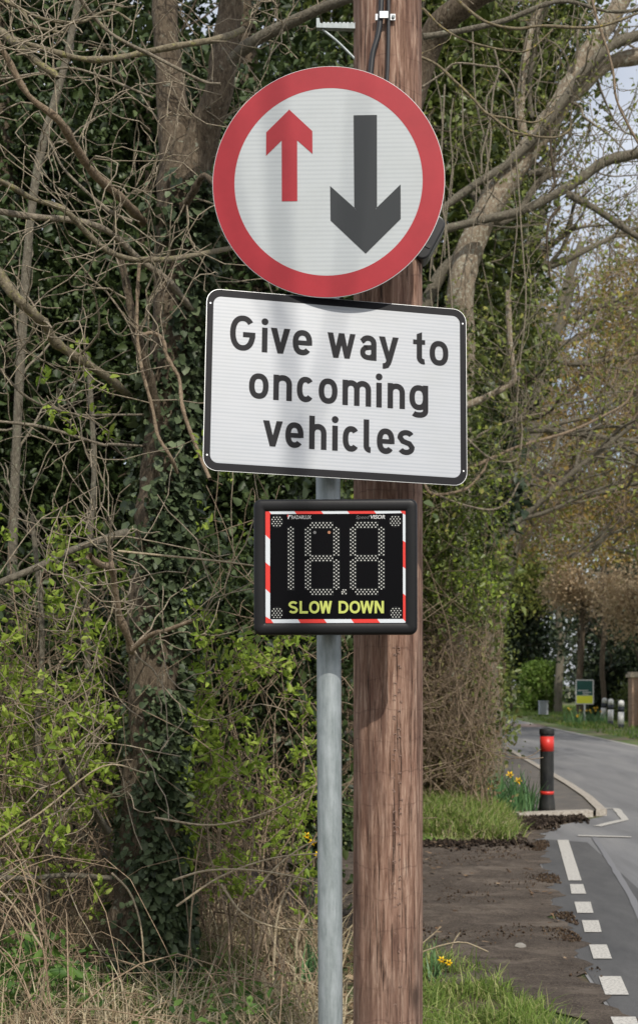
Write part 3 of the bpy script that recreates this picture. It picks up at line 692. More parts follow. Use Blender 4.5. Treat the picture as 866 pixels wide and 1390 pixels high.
ROWS = [[('G', -.3665, -.2820), ('i', -.2600, -.2404), ('v', -.2300, -.1640), ('e', -.1555, -.0895), ('w', -.0372, .0590), ('a', .0735, .1315), ('y', .1400, .2085), ('t', .2590, .3040), ('o', .3168, .3825)],
        [('o', -.3000, -.2345), ('n', -.2185, -.1560), ('c', -.1390, -.0810), ('o', -.0655, -.0015), ('m', .0155, .1135), ('i', .1310, .1506), ('n', .1705, .2305), ('g', .2460, .3115)],
        [('v', -.2510, -.1850), ('e', -.1760, -.1150), ('h', -.0960, -.0375), ('i', -.0185, .0011), ('c', .0180, .0740), ('l', .0890, .1130), ('e', .1340, .1945), ('s', .2045, .2645)]]
for row, z0 in zip(ROWS, (.1010, -.0570, -.2128)):
    words = [[row[0]]]
    for g0, g1 in zip(row[:-1], row[1:]):
        if g1[1]-g0[2] > .036: words.append([])
        words[-1].append(g1)
    for wd in words:
        pen = Pen()
        for ch, a, b in wd: pen.glyph(ch, a, b, z0, XH, CAP if ch == 'G' else ASC)
        pen.build('word', M['black_ink'], tp)
for zz in (.17, -.17): MB().box((-.03, .014, zz), (.5, .020, .035)).build('channel', M['alu'], tp)
for sx in (-1, 1):
    for sz in (-1, 1): MB().disc((sx*(W_/2-.013), sz*(H_/2-.05)), .003, -.0016, 10).build('rivet', M['alu'], tp)

# ---- radar speed display
SX, SZ = (-.2062+.3074)/2, (2.2002+1.7738)/2
sd = empty('speed_display', (SX+.001, 4.47, SZ), (R(0), R(-.1), R(-1.0)), label='square black radar speed display with red and white striped frame and dotted digits', cat='speed display')
mhs = mat('black moulded plastic', (.008, .008, .009), .42, spec=.3); g = noise(mhs, coords(mhs), 60, 4, .7); bump(mhs, g, .12, .002)
k = .5136/738.
def zl(zx, zy): return ((zx-416)*k, (432-zy)*k)
OW, OH = .5136, .4264
def ring3(name, prof, m_, par, r0=.022):
    """prof: (inset, y) steps from the outer back edge to the inner front edge"""
    b = MB(); rings = []
    for ins, y in prof:
        rings.append([(x, y, z) for x, z in rrect(OW-2*ins, OH-2*ins, max(.003, r0-ins*.6), 6)])
    V = [p for r_ in rings for p in r_]; n = len(rings[0]); F = []
    for i in range(len(rings)-1): F += [[i*n+j, i*n+(j+1) % n, (i+1)*n+(j+1) % n, (i+1)*n+j] for j in range(n)]
    return b.add(V, F)
hb = ring3('h', [(.012, .052), (.002, .046), (0, .04), (0, .004), (.003, -.004), (.009, -.007), (.030, -.006), (.036, -.003), (.038, .002)], mhs, sd)
n_ = 28; hb.f.append(list(range(n_))[::-1]); hb.build('housing', mhs, sd, smooth=True).modifiers.new('e', 'EDGE_SPLIT').split_angle = R(55)
fx0, fz0 = zl(98, 172); fx1, fz1 = zl(744, 694)
MB().add([(fx0, .0005, fz0), (fx1, .0005, fz0), (fx1, .0005, fz1), (fx0, .0005, fz1)], [[0, 1, 2, 3]]).build('display_panel', mat('black display panel', (.003, .003, .004), .5, spec=.06), sd)
mred = mat('red reflective film', (.70, .035, .025), .4); mwh = mat('white reflective film', (.66, .70, .74), .35)
IX0, IZ0 = zl(121, 192); IX1, IZ1 = zl(720, 668); OX0, OZ0 = zl(100, 174); OX1, OZ1 = zl(742, 692)
def clip_strip(para, lo, hi): return para
def stripes(edge):
    """returns (red polys, white polys) for one side, from the boundary marks read along inner and outer edges"""
    out = []
    for i in range(len(edge)-1): out.append((i, [edge[i][0], edge[i+1][0], edge[i+1][1], edge[i][1]]))
    return out
top = [((100, 174), (121, 192)), ((112, 174), (127, 192)), ((228, 174), (240, 192)), ((347, 174), (362, 192)), ((465, 174), (480, 192)), ((585, 174), (600, 192)), ((706, 174), (716, 190)), ((742, 174), (720, 192))]
bot = [((100, 692), (121, 668)), ((140, 692), (124, 668)), ((262, 692), (246, 668)), ((382, 692), (364, 668)), ((504, 692), (486, 668)), ((622, 692), (604, 668)), ((742, 692), (720, 668))]
lef = [((100, 174), (121, 192)), ((100, 286), (121, 306)), ((100, 410), (121, 428)), ((100, 530), (121, 550)), ((100, 655), (121, 668)), ((100, 692), (121, 669))]
rig = [((742, 174), (720, 192)), ((742, 205), (720, 190.5)), ((742, 330), (720, 314)), ((742, 450), (720, 432)), ((742, 570), (720, 553)), ((742, 690), (720, 667)), ((742, 692), (720, 668))]
br, bw = MB(), MB()
for edge, cols in ((top, 'rwrwrwr'), (bot, 'rwrwrw'), (lef, 'rwrwr'), (rig, 'rwrwrr')):
    for i, pts in stripes(edge): (br if cols[i] == 'r' else bw).add([(zl(*p)[0], -.0003, zl(*p)[1]) for p in pts], [[0, 1, 2, 3]])
br.build('red_stripes', mred, sd); bw.build('white_stripes', mwh, sd)
mdot = mat('unlit lamp lens', (.62, .62, .58), .25); mseg = mat('segment backing', (.014, .015, .016), .5, spec=.1)
def digit(cols, name='digit'):
    """cols: list of centre line strokes in zoom pixels; dots in three staggered rows"""
    bk = MB(); dt = MB()
    done = []
    for pts, w in cols:
        bk.ribbon([zl(*p) for p in pts], w*k, -.0002)
        for p, q in zip(pts[:-1], pts[1:]):
            L = math.hypot(q[0]-p[0], q[1]-p[1]); n = int(L/8.2); tx, ty = (q[0]-p[0])/L, (q[1]-p[1])/L
            for i in range(n+1):
                for off in ((-10, 10) if i % 2 else (0,)) if w > 30 else (0,):
                    c_ = (p[0]+tx*i*8.2-ty*off, p[1]+ty*i*8.2+tx*off)
                    if all((c_[0]-d_[0])**2+(c_[1]-d_[1])**2 > 55 for d_ in done):
                        done.append(c_); dt.disc(zl(*c_), 3.1*k, -.0012, 8)
    o = bk.build(name, mseg, sd); dt.build('lamp_dots', mdot, o); return o
digit([([(215, 252), (215, 538)], 34)])
for x0, x1 in ((292, 420), (495, 623)):
    digit([([(x0+12, 243), (x1-12, 243)], 34), ([(x0, 255), (x0, 385)], 34), ([(x1, 255), (x1, 385)], 34), ([(x0+12, 393), (x1-12, 393)], 34), ([(x0, 401), (x0, 533)], 34), ([(x1, 401), (x1, 533)], 34), ([(x0+12, 545), (x1-12, 545)], 34)])
bk = MB(); bk.disc(zl(455, 545), 15*k, -.0002, 14); o = bk.build('decimal_point', mseg, sd)
dt = MB(); [dt.disc(zl(455+a, 545+b), 3.1*k, -.0012, 8) for a, b in ((-8, 8), (0, 0), (8, 8), (-4, -9), (7, -9), (-9, 0))]; dt.build('lamp_dots', mdot, o)
for cx_, cy_ in ((152, 226), (686, 226), (152, 640), (688, 640)):
    bk = MB(); bk.disc(zl(cx_, cy_), 29*k, -.0002, 24); o = bk.build('corner_lamp', mseg, sd); dt = MB()
    for i in range(-3, 4):
        for j in range(-3, 4):
            a, b = i*14+(7 if j % 2 else 0), j*9.5
            if a*a+b*b < 26**2: dt.disc(zl(cx_+a, cy_+b), 2.7*k, -.0012, 8)
    dt.build('lamp_dots', mdot, o)
MB().disc(zl(323, 276), 7*k, -.0009, 14).build('light_sensor', mat('grey sensor', (.14, .14, .14), .4), sd)
MB().disc(zl(388, 276), 7*k, -.0009, 14).build('light_sensor', mat('orange sensor', (.38, .16, .08), .4), sd)
myl = mat('yellow green lettering', (.50, .56, .12), .5)
cap = 56*k; z0 = zl(0, 642)[1]
for wi, (ch, a, b) in enumerate([('S', 204, 247), ('L', 254, 292), ('O', 297, 344), ('W', 344, 400), ('D', 430, 474), ('O', 479, 527), ('W', 527, 588), ('N', 592, 634)]):
    if wi in (0, 4): pen = Pen(10.5*k, -.0012)
    pen.glyph(ch, zl(a, 0)[0], zl(b, 0)[0], z0, cap*.7, cap)
    if wi in (3, 7): pen.build('word', myl, sd)
def text(s, size, m_, par, loc_, shear=0, off=0, nm='lettering', width=None):
    cu = bpy.data.curves.new(nm, 'FONT'); cu.body = s; cu.size = size; cu.shear = shear; cu.offset = off; cu.resolution_u = 3
    t = bpy.data.objects.new('tmp', cu); link(t); bpy.context.view_layer.update()
    me = bpy.data.meshes.new_from_object(t.evaluated_get(bpy.context.evaluated_depsgraph_get())); bpy.data.objects.remove(t)
    co = np.empty(len(me.vertices)*3, np.float32); me.vertices.foreach_get('co', co); co = co.reshape(-1, 3)
    co[:, 0] -= co[:, 0].min(); sx = width/co[:, 0].max() if width else 1
    co2 = np.stack([co[:, 0]*sx, np.zeros(len(co)), co[:, 1]], 1); me.vertices.foreach_set('co', co2.ravel().astype(np.float32))
    me.materials.clear(); me.materials.append(m_); o = bpy.data.objects.new(nm, me); link(o); o.parent = par; o.location = loc_; return o
mlt = mat('pale print', (.55, .55, .55), .5); mdk = mat('dim grey print', (.10, .10, .105), .5)
x, z = zl(218, 215); text('RADARLUX', 17*k/.72*1.0, mlt, sd, (x, -.0012, z), width=(307-218)*k)
x, z = zl(508, 215); text('Speed', 16*k/.72, mdk, sd, (x, -.0012, z), .25, width=62*k)
x, z = zl(574, 215); text('VISOR', 17*k/.72, mlt, sd, (x, -.0012, z), .2, .0004, width=66*k)
b = MB(); b.poly([zl(201, 215), zl(206, 215), zl(209, 203), zl(215, 203), zl(216, 197), zl(207, 197), zl(203, 200)], -.0012); b.build('logo', mlt, sd)
b = MB(); b.poly([zl(199, 196), zl(204, 194), zl(202, 206), zl(199, 206)], -.0014); b.build('logo', mred, sd)
MB().box((-.01, .075, .06), (.09, .05, .04)).build('mounting_bracket', M['alu'], sd); MB().box((-.01, .075, -.10), (.09, .05, .04)).build('mounting_bracket', M['alu'], sd)

# ---- bollard on the build-out
p = G(743, 1101, .07)
bo = empty('bollard', (p[0]-.01, p[1], .07), label='black plastic bollard with two red bands on the kerbed build-out', cat='bollard')
mbl = mat('black bollard plastic', (.012, .013, .015), .5, spec=.3); g = noise(mbl, coords(mbl, (1, 1, .5)), 7, 7, .75); Lk(mbl, ramp(mbl, g, [(.40, (.010, .011, .012)), (.62, (.035, .035, .033)), (.75, (.09, .085, .075))]), bsdf(mbl).inputs['Base Color']); mrb = mat('red reflective band', (.62, .035, .025), .4)
b = MB().lathe([(.10, 0), (.10, .05), (.092, .13), (.083, .19), (.083, .86), (.083, .93)], 28); b.build('body', mbl, bo, smooth=True)
MB().lathe([(.0845, .205), (.0845, .245)], 28).build('band', mrb, bo, smooth=True)
MB().lathe([(.0845, .73), (.0845, .91)], 28).build('band', mrb, bo, smooth=True)
MB().lathe([(.088, .93), (.092, .945), (.092, .985), (.088, 1.0), (.05, 1.008), (.04, .995), (.01, .995)], 28).build('cap', mbl, bo, smooth=True)

# ---- white verge posts across the road
mwp = mat('white painted post', (.72, .72, .70), .6); mbp = mat('dark reflector band', (.03, .035, .045), .5)
wp = None
for (u, v_, lean, lab) in ((817, 980, 6, 'white verge post with dark band, farthest left of three'), (828, 984, 1, 'white verge post with dark band, between two others'), (842, 989, 1, 'white verge post with dark band nearest the brick gate pillar')):
    p = G(u, v_); q = empty('verge_post', p, (0, R(lean), 0), label=lab, cat='post', group='white posts along the far verge')
    if wp is None:
        wp = [MB().lathe([(.11, .16), (.11, .60)], 20).build('shaft', mwp, q, True), MB().lathe([(.111, .60), (.111, .80)], 20).build('reflector_band', mbp, q, True),
              MB().lathe([(.11, .80), (.11, .93), (.09, 1.0), (.02, 1.03)], 20).build('top', mwp, q, True), MB().lathe([(.111, -.05), (.111, .16)], 20).build('base', mbp, q, True)]
    else:
        for w_ in wp: c_ = w_.copy(); link(c_); c_.parent = q

# ---- estate agent board
bx, by = P(793, 940, 57)[0], 57
bd = empty('agent_board', (bx, by, 0), (0, 0, R(-8)), label='green and yellow estate agent board on a white post across the road', cat='sign board')
MB().box((0, .04, .85), (.08, .08, 1.7)).build('post', mwp, bd)
MB().prism(rrect(.76, 1.04, .05, cz=1.27), -.02, .0).build('board', mwp, bd)
MB().prism(rrect(.66, .62, .02, cz=1.44), -.026, -.02).build('green_panel', mat('dark green panel', (.012, .09, .075), .5), bd)
MB().prism(rrect(.66, .32, .02, cz=.95), -.026, -.02).build('yellow_panel', mat('yellow panel', (.86, .88, .06), .5), bd)
b = MB()
for i, (a, c_, w2) in enumerate(((-.10, 1.33, .46), (.04, 1.25, .36), (.0, 1.17, .26))):
    for j in range(int(w2/.06)): b.box((a-w2/2+.03+j*.06+.05, -.03, c_), (.04, .006, .05))
b.build('white_print', mwp, bd)

# ---- gate pillar and gate
pl = empty('gate_pillar', (P(866, 960, 50)[0], 50, 0), label='brick gate pillar with stone cap at the right edge', cat='pillar')
mbk = mat('warm brick', (.30, .18, .12), .9); br_ = N(mbk, 'ShaderNodeTexBrick'); br_.inputs['Scale'].default_value = 4.4
br_.inputs['Color1'].default_value = (.36, .22, .14, 1); br_.inputs['Color2'].default_value = (.26, .155, .10, 1); br_.inputs['Mortar'].default_value = (.4, .36, .3, 1)
mpx = N(mbk, 'ShaderNodeMapping'); tcc = N(mbk, 'ShaderNodeTexCoord'); mpx.inputs['Rotation'].default_value = (R(90), 0, 0); Lk(mbk, tcc.outputs['Object'], mpx.inputs[0]); Lk(mbk, mpx.outputs[0], br_.inputs['Vector']); Lk(mbk, br_.outputs[0], bsdf(mbk).inputs['Base Color'])
MB().box((0, 0, .9), (.62, .62, 1.9)).build('shaft', mbk, pl, bevel=.01)
b = MB(); b.box((0, 0, 1.91), (.78, .78, .12)); b.box((0, 0, 2.01), (.66, .66, .08)); b.build('cap', mat('stone cap', (.42, .36, .27), .8), pl, bevel=.015)
gt = empty('wooden_gate', (P(868, 960, 50)[0]+.5, 49.4, 0), label='dark brown boarded wooden gate beside the brick pillar', cat='gate')
mgt = mat('dark gate timber', (.075, .05, .035), .8)
b = MB()
for i in range(10): b.box((.1+i*.155-.45, 0, .85), (.145, .03, 1.55+.03*math.sin(i*.5)))
b.build('boards', mgt, gt); b = MB(); b.box((.25, -.03, .35), (1.6, .03, .12)); b.box((.25, -.03, 1.35), (1.6, .03, .12)); b.build('rail', mgt, gt)
# ---- pale cabinet
cb = empty('utility_cabinet', (P(737, 956, 66)[0], 66, 0), label='small pale grey cabinet by the lime green hedge', cat='cabinet')
mcb = mat('pale grey cabinet', (.34, .37, .40), .6)
MB().prism(rrect(.42, .62, .03, cz=.42), -.18, .18).build('body', mcb, cb, bevel=.01); MB().box((0, 0, .76), (.48, .42, .05)).build('lid', mcb, cb, bevel=.01); MB().box((0, -.184, .42), (.32, .012, .48)).build('door', mcb, cb)

# ================================================================== VEGETATION
def px_line(pix, Y, n=None, dY=None):
    """authored branch: photo pixels + real depth per point"""
    Ys = Y if isinstance(Y, (list, tuple)) else [Y]*len(pix)
    if len(Ys) != len(pix): Ys = np.interp(np.linspace(0, 1, len(pix)), np.linspace(0, 1, len(Ys)), Ys)
    return smooth_line([P(u, v, y) for (u, v), y in zip(pix, Ys)], n or max(8, len(pix)*4))
def branch_obj(name, line, r0, r1, m, par, sides=8, knob=.12):
    n = len(line); r = np.linspace(r0, r1, n)*(1+knob*rng.normal(size=n)); return tube_obj(name, [line], [r], m, par, sides)
def trunk_mesh(name, line, r, m, par, sides=28, rough=.06, seed=0):
    n = len(line); V, Q = tubes([line], [r], sides); c = np.repeat(line, sides, 0); d = V-c
    k = 1+rough*vnoise(V, 9, seed)+rough*.7*vnoise(V*np.array([1, 1, .3]), 26, seed+1)
    return mesh_np(name, c+d*k[:, None], Q, m, par, smooth=True)
def ivy_on(line, r, n, par, ln=.045, side=None, fmin=0, fmax=1, name='ivy', m='ivy', thick=.05, gap=-.1, seed=3, jit=.5):
    f = fmin+(fmax-fmin)*rng.random(n); j = f*(len(line)-1); i = np.minimum(j.astype(int), len(line)-2); t = (j-i)[:, None]
    c = line[i]*(1-t)+line[i+1]*t; rr = r[i]; a = rng.random(n)*2*np.pi
    if side is not None: a = side[0]+rng.normal(size=n)*side[1]
    o = np.stack([np.cos(a), np.sin(a), np.zeros(n)], 1); p = c+o*(rr*1.05+thick*rng.random(n)**1.6)[:, None]
    keep = vnoise(p, 3.2, seed) > gap; return leaf_obj(name, p[keep], ln, M[m], par, out=o[keep]*.7, wr=.85, droop=.8, upn=.4, fold=.1, jitter=jit)

# ---- main ivy tree on the left
T1 = 7.4
base = P(196, 1330, T1); base[2] = 0
t1 = empty('ivy_covered_tree', base, label='forked rough barked tree with ivy up its trunk, nearest on the left', cat='tree')
tl = smooth_line([base+[0, 0, -.2], P(198, 1260, T1), P(199, 1180, T1), P(203, 1080, T1), P(209, 960, T1), P(207, 850, T1), P(212, 740, T1), P(222, 640, T1), P(232, 540, T1), P(238, 430, T1), P(244, 320, T1), P(249, 235, T1)], 90)
rw = np.interp(np.linspace(0, 1, 90), [0, .05, .12, .2, .3, .45, .55, .7, .85, 1], np.array([.27, .215, .18, .15, .135, .127, .122, .115, .115, .13]))
trunk_mesh('trunk', tl, rw, M['bark'], t1, 32, .09, 4)
ls = px_line([(250, 262), (243, 215), (236, 160), (229, 90), (224, 10), (220, -70), (222, -200)], [T1, T1+.05, T1+.1, T1+.15, T1+.2, T1+.3, T1+.5], 40)
trunk_mesh('limb', ls, np.interp(np.linspace(0, 1, 40), [0, .2, .5, 1], [.125, .10, .072, .055]), M['bark'], t1, 24, .08, 8)
rs = px_line([(250, 262), (270, 200), (290, 145), (303, 85), (312, 20), (322, -50), (345, -180)], [T1, T1, T1-.05, T1-.05, T1, T1, T1+.1], 40)
trunk_mesh('limb', rs, np.interp(np.linspace(0, 1, 40), [0, .2, .5, 1], [.11, .085, .07, .05]), M['bark'], t1, 24, .08, 9)
lb = px_line([(290, 112), (318, 78), (352, 52), (400, 28), (445, 8), (480, -4), (560, -40)], [T1-.05, T1-.1, T1-.2, T1-.3, T1-.4, T1-.5, T1-.7], 30)
branch_obj('limb', lb, .036, .020, M['bark_grey'], t1, 12, .06)
brs = [  # pixels, depths, r0, r1, material
 ([(194, 301), (166, 270), (128, 236), (104, 201), (80, 163), (38, 128), (0, 61), (-60, -30)], [T1, 7.0, 6.7, 6.5, 6.3, 6.2, 6.1, 5.9], .024, .013, 'twig'),
 ([(277, 440), (243, 398), (225, 378), (187, 350), (163, 326), (135, 308), (94, 298), (42, 294), (-40, 280)], [T1, 7.1, 7, 6.9, 6.8, 6.7, 6.6, 6.5, 6.4], .017, .014, 'twig_grey'),
 ([(335, 333), (243, 350), (208, 352), (180, 352), (146, 340), (114, 312), (87, 284), (45, 270), (21, 256), (-10, 240)], [T1, 6.9, 6.7, 6.7, 6.6, 6.5, 6.4, 6.4, 6.3, 6.2], .013, .013, 'twig_moss'),
 ([(330, 40), (300, 52), (243, 62), (187, 73), (149, 80), (114, 80), (69, 69), (17, 52), (-40, 30)], [7, 6.8, 6.7, 6.7, 6.6, 6.6, 6.5, 6.5, 6.4], .016, .012, 'twig_moss'),
 ([(79, 106), (76, 102), (55, 87), (35, 69), (0, 42), (-60, 5)], [5.9, 5.9, 5.9, 5.9, 6, 6.2], .013, .020, 'twig_moss'),
 ([(300, 114), (277, 111), (243, 94), (208, 76), (166, 55), (139, 35), (111, 0), (90, -50)], [6.4, 6.4, 6.3, 6.3, 6.2, 6.2, 6.1, 6], .006, .010, 'twig_grey'),
 ([(87, 45), (45, 35), (31, 14), (10, 3), (-30, -20)], 5.8, .006, .010, 'twig_moss'),
 ([(180, 30), (150, 14), (110, 30), (62, 26), (20, 8), (-20, -20)], 5.9, .005, .008, 'twig_moss'),
 ([(180, 301), (152, 288), (121, 263), (87, 229), (72, 200), (62, 180)], 7.0, .010, .005, 'twig_grey'),
 ([(209, 133), (173, 118), (139, 104), (94, 92), (50, 100), (-10, 110)], 6.8, .005, .007, 'twig_grey'),
 ([(178, 540), (150, 515), (122, 496), (76, 465), (62, 440), (45, 426), (21, 402), (0, 374), (-40, 330)], [T1, 7, 6.8, 6.6, 6.5, 6.4, 6.3, 6.3, 6.2], .020, .026, 'twig_moss'),
 ([(200, 606), (150, 603), (137, 603), (61, 580), (0, 572), (-40, 566)], [T1, 7, 6.9, 6.7, 6.6, 6.5], .008, .007, 'twig_grey'),
 ([(195, 563), (150, 563), (102, 562), (41, 542), (0, 501), (-30, 470)], [7.3, 7, 6.9, 6.7, 6.6, 6.6], .006, .007, 'twig_grey'),
 ([(220, 596), (207, 530), (192, 475), (182, 440), (172, 385), (163, 345)], [T1, 7.2, 7.1, 7, 7, 7], .036, .016, 'bark'),
 ([(241, 642), (232, 620), (215, 592), (208, 557), (198, 520), (193, 501), (187, 460), (187, 400), (190, 354)], [6.9, 6.8, 6.8, 6.8, 6.8, 6.8, 6.8, 6.8, 6.8], .009, .008, 'twig'),
 ([(285, 650), (268, 610), (249, 557), (244, 516), (236, 500), (226, 481), (222, 462), (208, 452), (193, 455)], [6.6, 6.7, 6.7, 6.8, 6.8, 6.8, 6.8, 6.8, 6.8], .009, .010, 'twig'),
 ([(-30, 806), (0, 791), (51, 770), (102, 745), (173, 722)], [6.4, 6.5, 6.6, 6.8, 7.1], .015, .018, 'bark_grey'),
 ([(122, 755), (136, 766), (152, 772), (156, 800), (160, 830), (173, 862), (180, 885)], [6.4, 6.5, 6.6, 6.7, 6.8, 6.9, 7], .015, .022, 'twig'),
 ([(152, 775), (151, 755), (149, 741)], [6.6, 6.6, 6.6], .014, .010, 'twig'),
 ([(180, 882), (205, 862), (228, 855), (262, 842)], [6.9, 6.8, 6.7, 6.6], .014, .009, 'twig'),
 ([(146, 1128), (128, 1100), (109, 1078), (95, 1055), (84, 1035)], [7.1, 6.9, 6.8, 6.7, 6.6], .017, .016, 'bark_grey'),
 ([(122, 1088), (112, 1060), (104, 1026)], [6.9, 6.8, 6.7], .013, .009, 'bark'),
 ([(150, 1192), (90, 1188), (40, 1192), (-30, 1190)], [7.2, 7, 6.9, 6.8], .014, .012, 'bark_grey'),
 ([(300, 262), (278, 238), (262, 262), (248, 284)], [6.9, 7, 7.1, 7.2], .014, .02, 'bark'),
]
tw_l, tw_r, tips1 = [], [], []
for pix, Ys, r0, r1, mm_ in brs:
    l = px_line(pix, Ys); branch_obj('branch', l, r0, r1, M[mm_], t1, 9)
    side_twigs(l, np.linspace(r0, r1, len(l))*.7, 6 if r0 > .012 else 4, .7, tw_l, tw_r, tips1, 1, (0, -.1, -.05), .8)
for l in (lb,): side_twigs(l, np.full(len(l), .01), 8, .6, tw_l, tw_r, tips1, 1)
for l in (ls, rs): side_twigs(l, np.full(len(l), .012), 12, .8, tw_l, tw_r, tips1, 2)
tube_obj('twigs', tw_l, [np.maximum(q_*1.15, .0028) for q_ in tw_r], M['twig_pale'], t1, 4)['kind'] = 'stuff'
M['ivy_trunk'] = leafmat('trunk ivy leaves', [(.022, .035, .016), (.045, .068, .03), (.08, .11, .05), (.15, .19, .10)], .5, .12, .35)
def ivy_trunk(n, f0, f1, side, thick, gap, seed, ln=.045):
    ivy_on(tl, rw, n, t1, ln, side, f0, f1, thick=thick, gap=gap, seed=seed, m='ivy_trunk', jit=.4)
ivy_trunk(7800, .03, .62, (R(-35), .55), .06, -.75, 3, .040)
ivy_trunk(3600, .02, .60, None, .02, .1, 9, .032)
ivy_trunk(2600, .60, .97, (R(-150), 1.2), .07, -.1, 12)
ivy_trunk(3000, .52, .99, (R(-20), .8), .10, -.4, 14)
# ---- generic ivy-clad / evergreen backdrop trees
def big_tree(name, label, x, y, h, r, crown, mleaf, mbark, n_clump, per, ln, cat='tree', group=None, spread=.16, branches=14, thr=-.15, f=1.1, seed=1, wr=.6, lean=0, limbs=True, shell=.3):
    """crown: list of (centre, radii)"""
    t = empty(name, (x, y, 0), label=label, cat=cat, group=group)
    z = np.linspace(-.2, h, 24); l = np.stack([x+lean*z/h+.08*np.sin(z*1.1+seed), y+.06*np.cos(z*.9+seed), z], 1)
    trunk_mesh('trunk', l, np.linspace(r*1.25, r*.4, 24), M[mbark], t, 16, .07, seed)
    if limbs:
        L_, R_, tp_ = [], [], []
        for k in range(branches):
            j = random.randint(6, 22); c = crown[k % len(crown)]
            tgt = np.array(c[0])+rng.normal(size=3)*np.array(c[1])*.5; d = tgt-l[j]; ln_ = np.linalg.norm(d)
            grow(l[j], d, ln_*.9, r*.35, 2, L_, R_, tp_, 6, .25, (2, 4), .55, minr=.004)
        if 10 < y < 30 and x > -1:
            ok = [i for i, q_ in enumerate(L_) if not ((q_[:, 0] > .135*q_[:, 1]-.2) & (q_[:, 2] < EYE+.17*q_[:, 1])).any()]; L_ = [L_[i] for i in ok]; R_ = [R_[i] for i in ok]
        tube_obj('limbs', L_, R_, M[mbark], t, 5)
    cs = []
    tot = sum(np.prod(c[1])**(2/3) for c in crown)
    for q, c in enumerate(crown): cs.append(blob_centres(c[0], c[1], int(n_clump*np.prod(c[1])**(2/3)/tot), thr, f, seed+q, shell))
    cs = np.vstack(cs); cs = cs[cs[:, 2] > .1]; p = clump_points(cs, per, spread)
    out_ = norm(p-np.array([x, y, 0])*[1, 1, 0]-np.array([0, 0, 1])*p[:, 2:3]*.7)
    leaf_obj('crown', p, ln, M[mleaf], t, out=out_*.3, wr=wr)
    return t
# dark ivy trees behind the sign, left side
big_tree('evergreen_tree', 'dark glossy evergreen tree filling the upper left behind bare branches', -2.6, 11.4, 7.5, .20, [((-2.6, 11.3, 4.6), (1.5, 1.1, 2.4)), ((-2.0, 11.2, 2.2), (1.3, .9, 1.4))], 'ivy', 'bark', 780, 80, .072, seed=3, thr=-.35, branches=8)
big_tree('evergreen_tree', 'dark evergreen tree showing behind the forked ivy tree and round sign', -.7, 11.9, 8, .18, [((-.8, 11.6, 4.9), (1.4, 1.1, 2.3)), ((-.6, 11.4, 2.3), (1.2, .9, 1.5)), ((-1.7, 12.4, 7.2), (1.8, 1.2, 1.2))], 'ivy', 'bark', 900, 80, .072, seed=13, thr=-.45, branches=8)
big_tree('ivy_clad_tree', 'tall ivy smothered tree directly behind the top of the wooden pole', .9, 17.6, 11.5, .2, [((.9, 17.5, 6.6), (1.5, 1.2, 3.2)), ((.7, 17.5, 3.2), (1.3, 1.0, 2)), ((.8, 17.8, 10), (1.6, 1.2, 1.6))], 'ivy_mid', 'bark_grey', 800, 62, .105, seed=23, thr=-.35, branches=8, spread=.2)
big_tree('ivy_clad_tree', 'ivy clad tree with vines hanging beside the round sign at upper right', 2.3, 19.2, 12, .2, [((2.05, 19.2, 7.9), (1.1, 1.2, 2.9)), ((2.5, 19.3, 10.6), (1.4, 1.2, 1.6)), ((1.3, 19.4, 5.2), (.8, .8, 1.8))], 'ivy_mid', 'bark_grey', 700, 56, .10, seed=33, thr=-.2, branches=10, spread=.2)
big_tree('dark_woodland_tree', 'dark dense tree deep in the wood at the far left edge', -4.4, 15.5, 8.5, .22, [((-4.3, 15.5, 4.3), (2.3, 1.4, 3.6)), ((-1.8, 16.5, 4), (2.3, 1.4, 3.6))], 'conifer', 'bark', 800, 60, .13, seed=43, thr=-.5, branches=8)
big_tree('dark_woodland_tree', 'dark dense tree deep in the wood behind the speed display', .4, 17.5, 9, .22, [((.3, 17.8, 4.5), (2.0, 1.4, 4.2)), ((-1.6, 18.8, 8), (2.4, 1.4, 2.4))], 'conifer', 'bark', 800, 60, .13, seed=53, thr=-.5, branches=8)
# thin bare stems standing in the left wood
for i, (pix, Y, r, lab) in enumerate((([(20, 1290), (10, 1050), (16, 800), (28, 500), (48, 250), (88, 90), (120, -60)], 9.6, .042, 'slender grey stem leaning right in the wood at the left edge'),
                                 ([(118, 1290), (112, 1100), (120, 950), (118, 800), (128, 640), (120, 480)], 9.0, .028, 'thin bare upright stem a little left of the forked ivy tree'),
                                 ([(60, 1290), (64, 1150), (52, 1000), (58, 860), (44, 700)], 7.6, .022, 'thin brown sapling stem among dry brambles at lower left'))):
    b0 = P(pix[0][0], 1330, Y); b0[2] = 0; e = empty('sapling', b0, label=lab, cat='sapling')
    l = smooth_line([b0-[0, 0, .1]]+[P(u, v, Y) for u, v in pix[1:]], 30); branch_obj('stem', l, r, r*.55, M['bark_grey'], e, 10, .05)
    a, b_, c_ = [], [], []; side_twigs(l, np.linspace(r, r*.5, 30), 12, .7, a, b_, c_, 1); tube_obj('twigs', a, b_, M['twig_grey'], e, 4)

